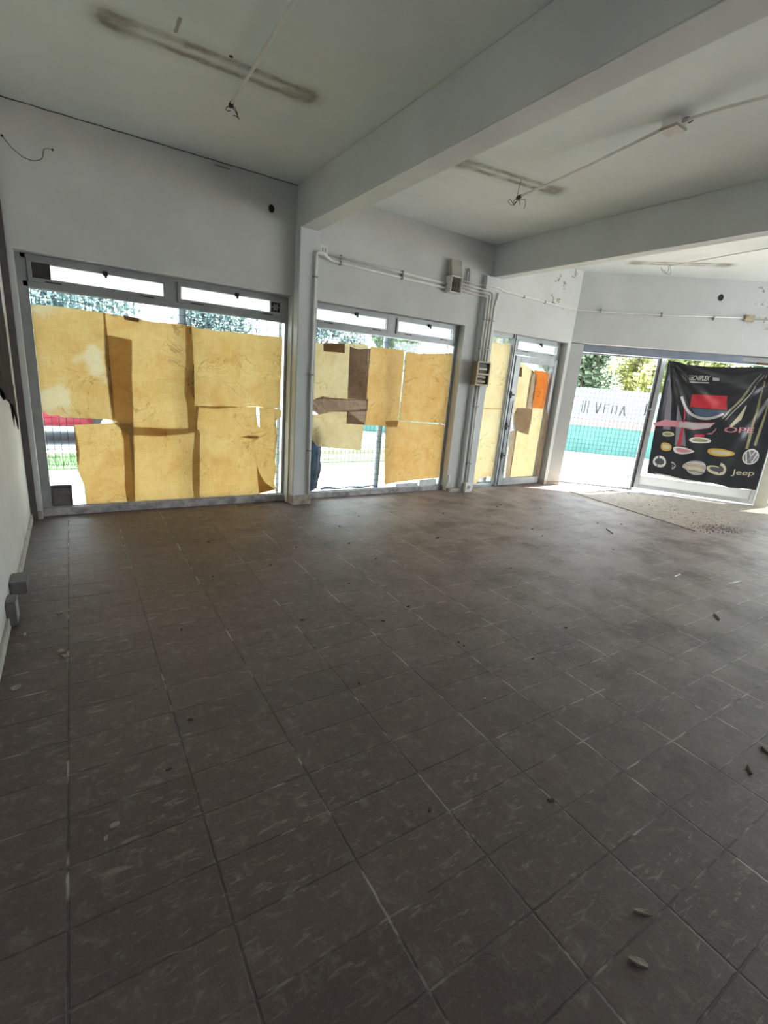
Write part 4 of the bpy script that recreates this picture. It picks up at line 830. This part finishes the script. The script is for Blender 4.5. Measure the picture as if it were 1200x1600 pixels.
LIT = [('dry_leaf', 2.40, .545, .018, .06, .6, 'dleaf', 'dark curled dry leaf at the right edge of the floor'),
 ('dry_leaf', 2.615, .56, .02, .05, 1.2, 'dleaf', 'dark leaf scrap above the curled dry leaf by the right edge'),
 ('paint_chip', .01, 1.511, .018, .035, .3, 'chip', 'small pale chip alone on the dark floor at the lower left'),
 ('paint_chip', -.02, 1.47, .01, .02, 1.3, 'chip', 'tiny pale crumb beside the small pale chip at the lower left'),
 ('plaster_flake', 1.235, .37, .022, .055, 2.2, 'chip', 'pale twisted flake at the bottom right of the floor'),
 ('plaster_flake', 1.38, .44, .016, .06, 2.4, 'chip', 'thin pale flake right of the twisted flake'),
 ('wood_splinter', 3.99, 1.38, .03, .13, .7, 'dleaf', 'brown wood splinter on the right of the floor'),
 ('paper_strip_scrap', 4.97, 1.66, .012, .22, -.1, 'white', 'long thin white scrap near the right edge of the floor'),
 ('paper_strip_scrap', 4.60, 1.98, .010, .13, .1, 'white', 'short thin white scrap left of the long one'),
 ('plaster_crumb', -.33, 2.50, .03, .05, .9, 'chip', 'pale crumb beside the left skirting nearest the viewer'),
 ('plaster_crumb', -.16, 2.76, .02, .04, .2, 'chip', 'pale crumb below the two grey wall boxes'),
 ('plaster_crumb', -.14, 2.70, .02, .05, 2.2, 'chip', 'flat pale crumb touching the one below the grey wall boxes'),
 ('plaster_crumb', -.33, 3.02, .02, .03, 1.2, 'chip', 'pale crumb on the floor right beside the upright wall box'),
 ('plaster_crumb', -.17, 3.22, .018, .03, .2, 'chip', 'lone pale crumb level with the grey wall boxes'),
 ('stick', 5.25, 3.10, .008, .20, 1.0, 'dleaf', 'thin dark twig on the floor in front of the banner'),
 ('dry_leaf', 3.05, 3.6, .02, .05, .3, 'dleaf', 'dark leaf scrap on the floor between the middle window and the viewer')]
for i, (nm, x, y, w, l, r, m, lb) in enumerate(LIT): chip(nm, x, y, w, l, r, m, lb, seed=i+1)
random.seed(11)
dots = []
while len(dots) < 46:
    x = random.uniform(.2, 8.2); y = random.uniform(.8, 5.0)
    if x < y*1.9 and y < 5.0 and (x < 6.4): dots.append((x, y))
for i, (x, y) in enumerate(dots): chip('floor_crumb', x, y, random.uniform(.008, .016), random.uniform(.012, .03), random.uniform(0, 3), 'dleaf' if i % 4 else 'chip', 'tiny crumb of dirt or plaster scattered on the open tile floor', 'debris', 'crumbs scattered on the tiles', .006, i)
# ridge of dried dirt beside the bare screed and the gravel near its end
pts = []
for i in range(50):
    u = i/49; x = 6.70-.22*u+.02*noise.noise(Vector((u*9, 0, 0))); y = 4.78-2.05*u
    pts.append((x, y, .001))
obj('dirt_ridge', tube(BM(), pts, [.006+.006*abs(noise.noise(Vector((i*.7, 1, 0)))) for i in range(50)], 6), 'dirt', org=(6.6, 3.8, 0), label='long dark ridge of dried dirt on the floor before the banner', cat='dirt', kind='stuff')
bm = BM(); random.seed(5)
for i in range(420):
    u = random.random(); 
    if i < 260: x = random.gauss(6.72+.5*u, .10); y = random.gauss(2.68-.05*u, .10)
    elif i < 340: s_ = random.uniform(.3, 1.5); p = B(s_, random.gauss(.02-.1, .05), 0); x, y = p.x, p.y
    else: x = random.uniform(6.7, 7.9); y = random.uniform(2.6, 4.0)
    if (Vector((x, y, 0))-P0).dot(NB) > .10: continue
    r_ = random.uniform(.003, .009); m_ = bmesh.ops.create_icosphere(bm, subdivisions=1, radius=r_, matrix=Matrix.Translation((x, y, r_*.35)) @ Matrix.Diagonal((1.3, 1, .6, 1)))
obj('gravel_and_grit', bm, 'dirt', org=(6.9, 2.7, 0), label='scattered dark grit on the bare floor before the banner', cat='grit', kind='stuff')

# ------------------------------------------------------------------ outside
def ground(name, poly, z0, z1, mat, label): return slab(name, poly, z0, z1, mat, label=label)
slab('pavement', [(-30, YO), (pA.x, YO), (pE.x, pE.y), (pE.x, -12), (45, -12), (45, 40), (-30, 40)], -.30, -.02, 'pave', label='sunlit sandy pavement outside')
slab('road', [(-30, 8.75), (6.5, 8.75), (6.5, 16), (-30, 16)], -.021, -.006, 'asph', label='grey road outside the left window')
bm = BM(); box(bm, (-30, 8.60, -.02), (6.5, 8.74, .06)); obj('kerb', bm, 'pave', kind='structure')
# grass verge: soil with blades
slab('verge', [(-30, 7.7), (6.5, 7.7), (6.5, 8.6), (-30, 8.6)], -.021, .0, 'grass', label='green verge outside the left window')
bm = BM(); random.seed(3)
for i in range(2600):
    x = random.uniform(-1.6, 3.4); y = random.uniform(7.72, 8.58); h = random.uniform(.04, .10); a = random.random()*3.14; w = .006
    dx, dy = math.cos(a)*w, math.sin(a)*w; l = random.uniform(-.02, .02)
    bm.faces.new((bm.verts.new((x-dx, y-dy, 0)), bm.verts.new((x+dx, y+dy, 0)), bm.verts.new((x+l, y+l, h))))
obj('verge_grass', bm, 'grass', org=(0, 8.1, 0), label='short green grass on the verge outside the left window', cat='grass', kind='stuff')
# boundary wall across from the doorway
wl = thing('boundary_wall', B(1.5, 5.6, -.02), 'pale blue street wall with teal base and pink stripe beyond the doorway', 'wall')
obj('teal_base', box(BM(), (-4.5, 5.55, -.02), (14, 5.80, .72), B), 'wteal', wl)
obj('pink_stripe', box(BM(), (-4.5, 5.53, .72), (14, 5.80, .90), B), 'wpink', wl)
obj('upper_wall', box(BM(), (-4.5, 5.56, .90), (14, 5.79, 1.72), B), 'wpale', wl)
bm = BM()
def gl(a, b):
    a = (1.75+(a[0]-1.3)*.85, 1.05+(a[1]-1.0)*.75); b = (1.75+(b[0]-1.3)*.85, 1.05+(b[1]-1.0)*.75)
    box(bm, (min(a[0], b[0])-.012, 5.552, min(a[1], b[1])), (max(a[0], b[0])+.012, 5.56, max(a[1], b[1])+.012), B)
for k in range(3): gl((1.3+.09*k, 1.0), (1.3+.09*k, 1.42))
for a, b in (((1.7, 1.38), (1.78, 1.02)), ((1.78, 1.02), (1.86, 1.38)), ((1.98, 1.05), (1.98, 1.35)), ((1.98, 1.35), (2.12, 1.35)), ((1.98, 1.2), (2.1, 1.2)), ((2.22, 1.05), (2.22, 1.33)), ((2.22, 1.33), (2.36, 1.33)), ((2.36, 1.05), (2.36, 1.33)), ((2.48, 1.0), (2.55, 1.35)), ((2.55, 1.35), (2.64, 1.0))):
    n = 6
    for j in range(n):
        u0, u1 = j/n, (j+1)/n; gl((a[0]+(b[0]-a[0])*u0, a[1]+(b[1]-a[1])*u0), (a[0]+(b[0]-a[0])*u1, a[1]+(b[1]-a[1])*u1))
obj('sprayed_letters', bm, 'dark', wl, label='faint dark sprayed letters')
def tree(name, x, y, h, r, mat, label, n=2600, trunk=.12, grp='trees outside'):
    t = thing(name, (x, y, -.02), label, 'tree', grp)
    bm = BM(); tube(bm, [(x, y, -.02), (x+.05, y, h*.3), (x-.03, y+.04, h*.62)], [trunk, trunk*.8, trunk*.4], 8)
    for k in range(5):
        a = k*1.26; tube(bm, [(x, y, h*.32), (x+math.cos(a)*r*.4, y+math.sin(a)*r*.4, h*.6)], [trunk*.4, trunk*.12], 6)
    obj('trunk', bm, 'bark', t, smooth=True)
    bm = BM(); lobes = [(x+random.uniform(-1, 1)*r*.85, y+random.uniform(-1, 1)*r*.4, h*random.uniform(.36, .86), r*random.uniform(.38, .55)) for _ in range(22)]
    for i in range(n):
        lx, ly, lz, lr = random.choice(lobes); v = Vector((random.gauss(0, 1), random.gauss(0, 1), random.gauss(0, 1))).normalized()*lr*random.uniform(.6, 1.05)
        c = Vector((lx, ly, lz))+v; a = Vector((random.gauss(0, 1), random.gauss(0, 1), random.gauss(0, 1))).normalized()*.10; b = a.orthogonal().normalized()*.06
        bm.faces.new([bm.verts.new(c+a), bm.verts.new(c+b), bm.verts.new(c-a), bm.verts.new(c-b)])
    obj('foliage', bm, mat, t)
random.seed(21)
TR = [(-3.6, 8.0, 4.3, 1.0, 'leaf2', 'green bushy tree behind the street wall at the left of the doorway'), (-.7, 8.2, 4.5, 1.0, 'leaf', 'yellow green tree behind the street wall in the middle of the doorway'),
      (2.2, 8.0, 4.3, 1.0, 'leaf2', 'green tree behind the street wall beside the yellow green one'), (5.1, 8.2, 4.4, 1.0, 'leaf', 'bright tree behind the street wall near the door leaf'),
      (8.0, 8.0, 4.3, 1.0, 'leaf2', 'green tree behind the street wall hidden mostly by the banner'), (10.9, 8.2, 4.4, 1.0, 'leaf', 'bright tree behind the street wall beyond the banner')]
for s_, o_, h, r, m, lb in TR:
    p = B(s_, o_, 0); tree('street_tree', p.x, p.y, h, r, m, lb, 4200)
for i, s_ in enumerate((-4.0, -1.0, 2.0, 5.0, 8.0)):
    p = B(s_, 11.6, 0); tree('street_tree', p.x, p.y, 5.2, 1.0, 'leaf', 'tall yellow green tree in the back row beyond the street wall, %s from the left' % ('first', 'second', 'third', 'fourth', 'fifth')[i], 3200)
for x, y, h, r, lb in ((-4.2, 19, 4.6, 1.5, 'blue green tree across the road at the far left'), (.3, 19.5, 4.5, 1.5, 'blue green tree across the road behind the left window'), (4.8, 19, 4.4, 1.5, 'blue green tree across the road behind the middle window'), (9.3, 19.5, 4.6, 1.5, 'blue green tree across the road behind the narrow window')):
    tree('street_tree', x, y, h, r, 'leaf3', lb, 3600)

# parked red car
def car(cx, cy):
    t = thing('red_car', (cx, cy, -.006), 'parked red car seen through the bare lower left corner of the left window', 'car')
    prof = [(-2.0, .30), (-2.02, .62), (-1.92, .84), (-1.0, .94), (-.42, 1.38), (.75, 1.42), (1.55, .98), (1.98, .92), (2.05, .60), (2.0, .30)]
    def loft(prof, w, taper):
        bm = BM(); R_ = []
        for s_, k in ((-1, .93), (-1, 1), (1, 1), (1, .93)):
            R_.append([bm.verts.new((cx+x*k, cy+s_*(w if abs(k-1) < .001 else w+.04)*(1-taper*max(0, z-.85)), z)) for x, z in prof])
        n = len(prof)
        for a, b in ((R_[1], R_[2]),):
            for i in range(n): bm.faces.new((a[i], a[(i+1) % n], b[(i+1) % n], b[i]))
        bm.faces.new(R_[1]); bm.faces.new(R_[2][::-1])
        for r_ in (R_[0], R_[3]):
            for v in r_: bm.verts.remove(v)
        bmesh.ops.bevel(bm, geom=list(bm.edges), offset=.05, segments=3, affect='EDGES'); return bm
    obj('body', loft(prof, .84, .28), 'red', t, smooth=True)
    for sy in (-1, 1):
        w = lambda z: (.846-.235*max(0, z-.85)*.84/.84)
        bm = BM(); q = [(-.86, .98), (-.36, 1.31), (.66, 1.34), (1.30, 1.0)]
        A = [bm.verts.new((cx+x, cy+sy*(.855*(1-.28*max(0, z-.85))), z)) for x, z in q]; C_ = [bm.verts.new(v.co-Vector((0, sy*.02, 0))) for v in A]
        bm.faces.new(A); bm.faces.new(C_[::-1])
        for i in range(4): bm.faces.new((A[i], A[(i+1) % 4], C_[(i+1) % 4], C_[i]))
        obj('side_window', bm, 'cglass', t)
        for x in (-1.28, 1.30):
            bm = cyl(BM(), (cx+x, cy+sy*.70, .31), (cx+x, cy+sy*.87, .31), .31, 24); wh = obj('wheel', bm, 'rubber', t)
            obj('hub_cap', cyl(BM(), (cx+x, cy+sy*.86, .31), (cx+x, cy+sy*.885, .31), .19, 20), 'aluw', wh)
        obj('door_handle', bbox(BM(), (cx+.12, cy+sy*.83-.02, .86), (cx+.28, cy+sy*.83+.02, .89), .006), 'dark', t)
car(-.75, 10.6)
# blue plastic bag outside the middle window
bm = BM(); bmesh.ops.create_icosphere(bm, subdivisions=4, radius=1)
for v in bm.verts:
    c = v.co.copy(); n_ = 1+.22*noise.noise(c*2.3)+.10*noise.noise(c*6)
    n_ += .12*noise.noise(c*13); v.co = Vector((2.50+c.x*(.10+.05*(c.z < 0)*-c.z)*n_, D+.232+c.y*.035*n_, .46+c.z*.40*n_))
obj('plastic_bag', bm, 'blue', org=(2.50, D+.22, .02), smooth=True, label='crumpled dark blue plastic bag behind the glass at the lower left of the middle window', cat='bag')
bm = tube(BM(), [(2.62+i*.07, D+.21+.008*math.sin(i), .085+.010*math.sin(i*1.3)) for i in range(13)], [.012+.005*math.sin(i) for i in range(13)], 8)
obj('blue_tarp_edge', bm, 'blue', org=(3.0, D+.21, .07), smooth=True, label='blue plastic roll lying along the sill behind the middle window', cat='tarp')
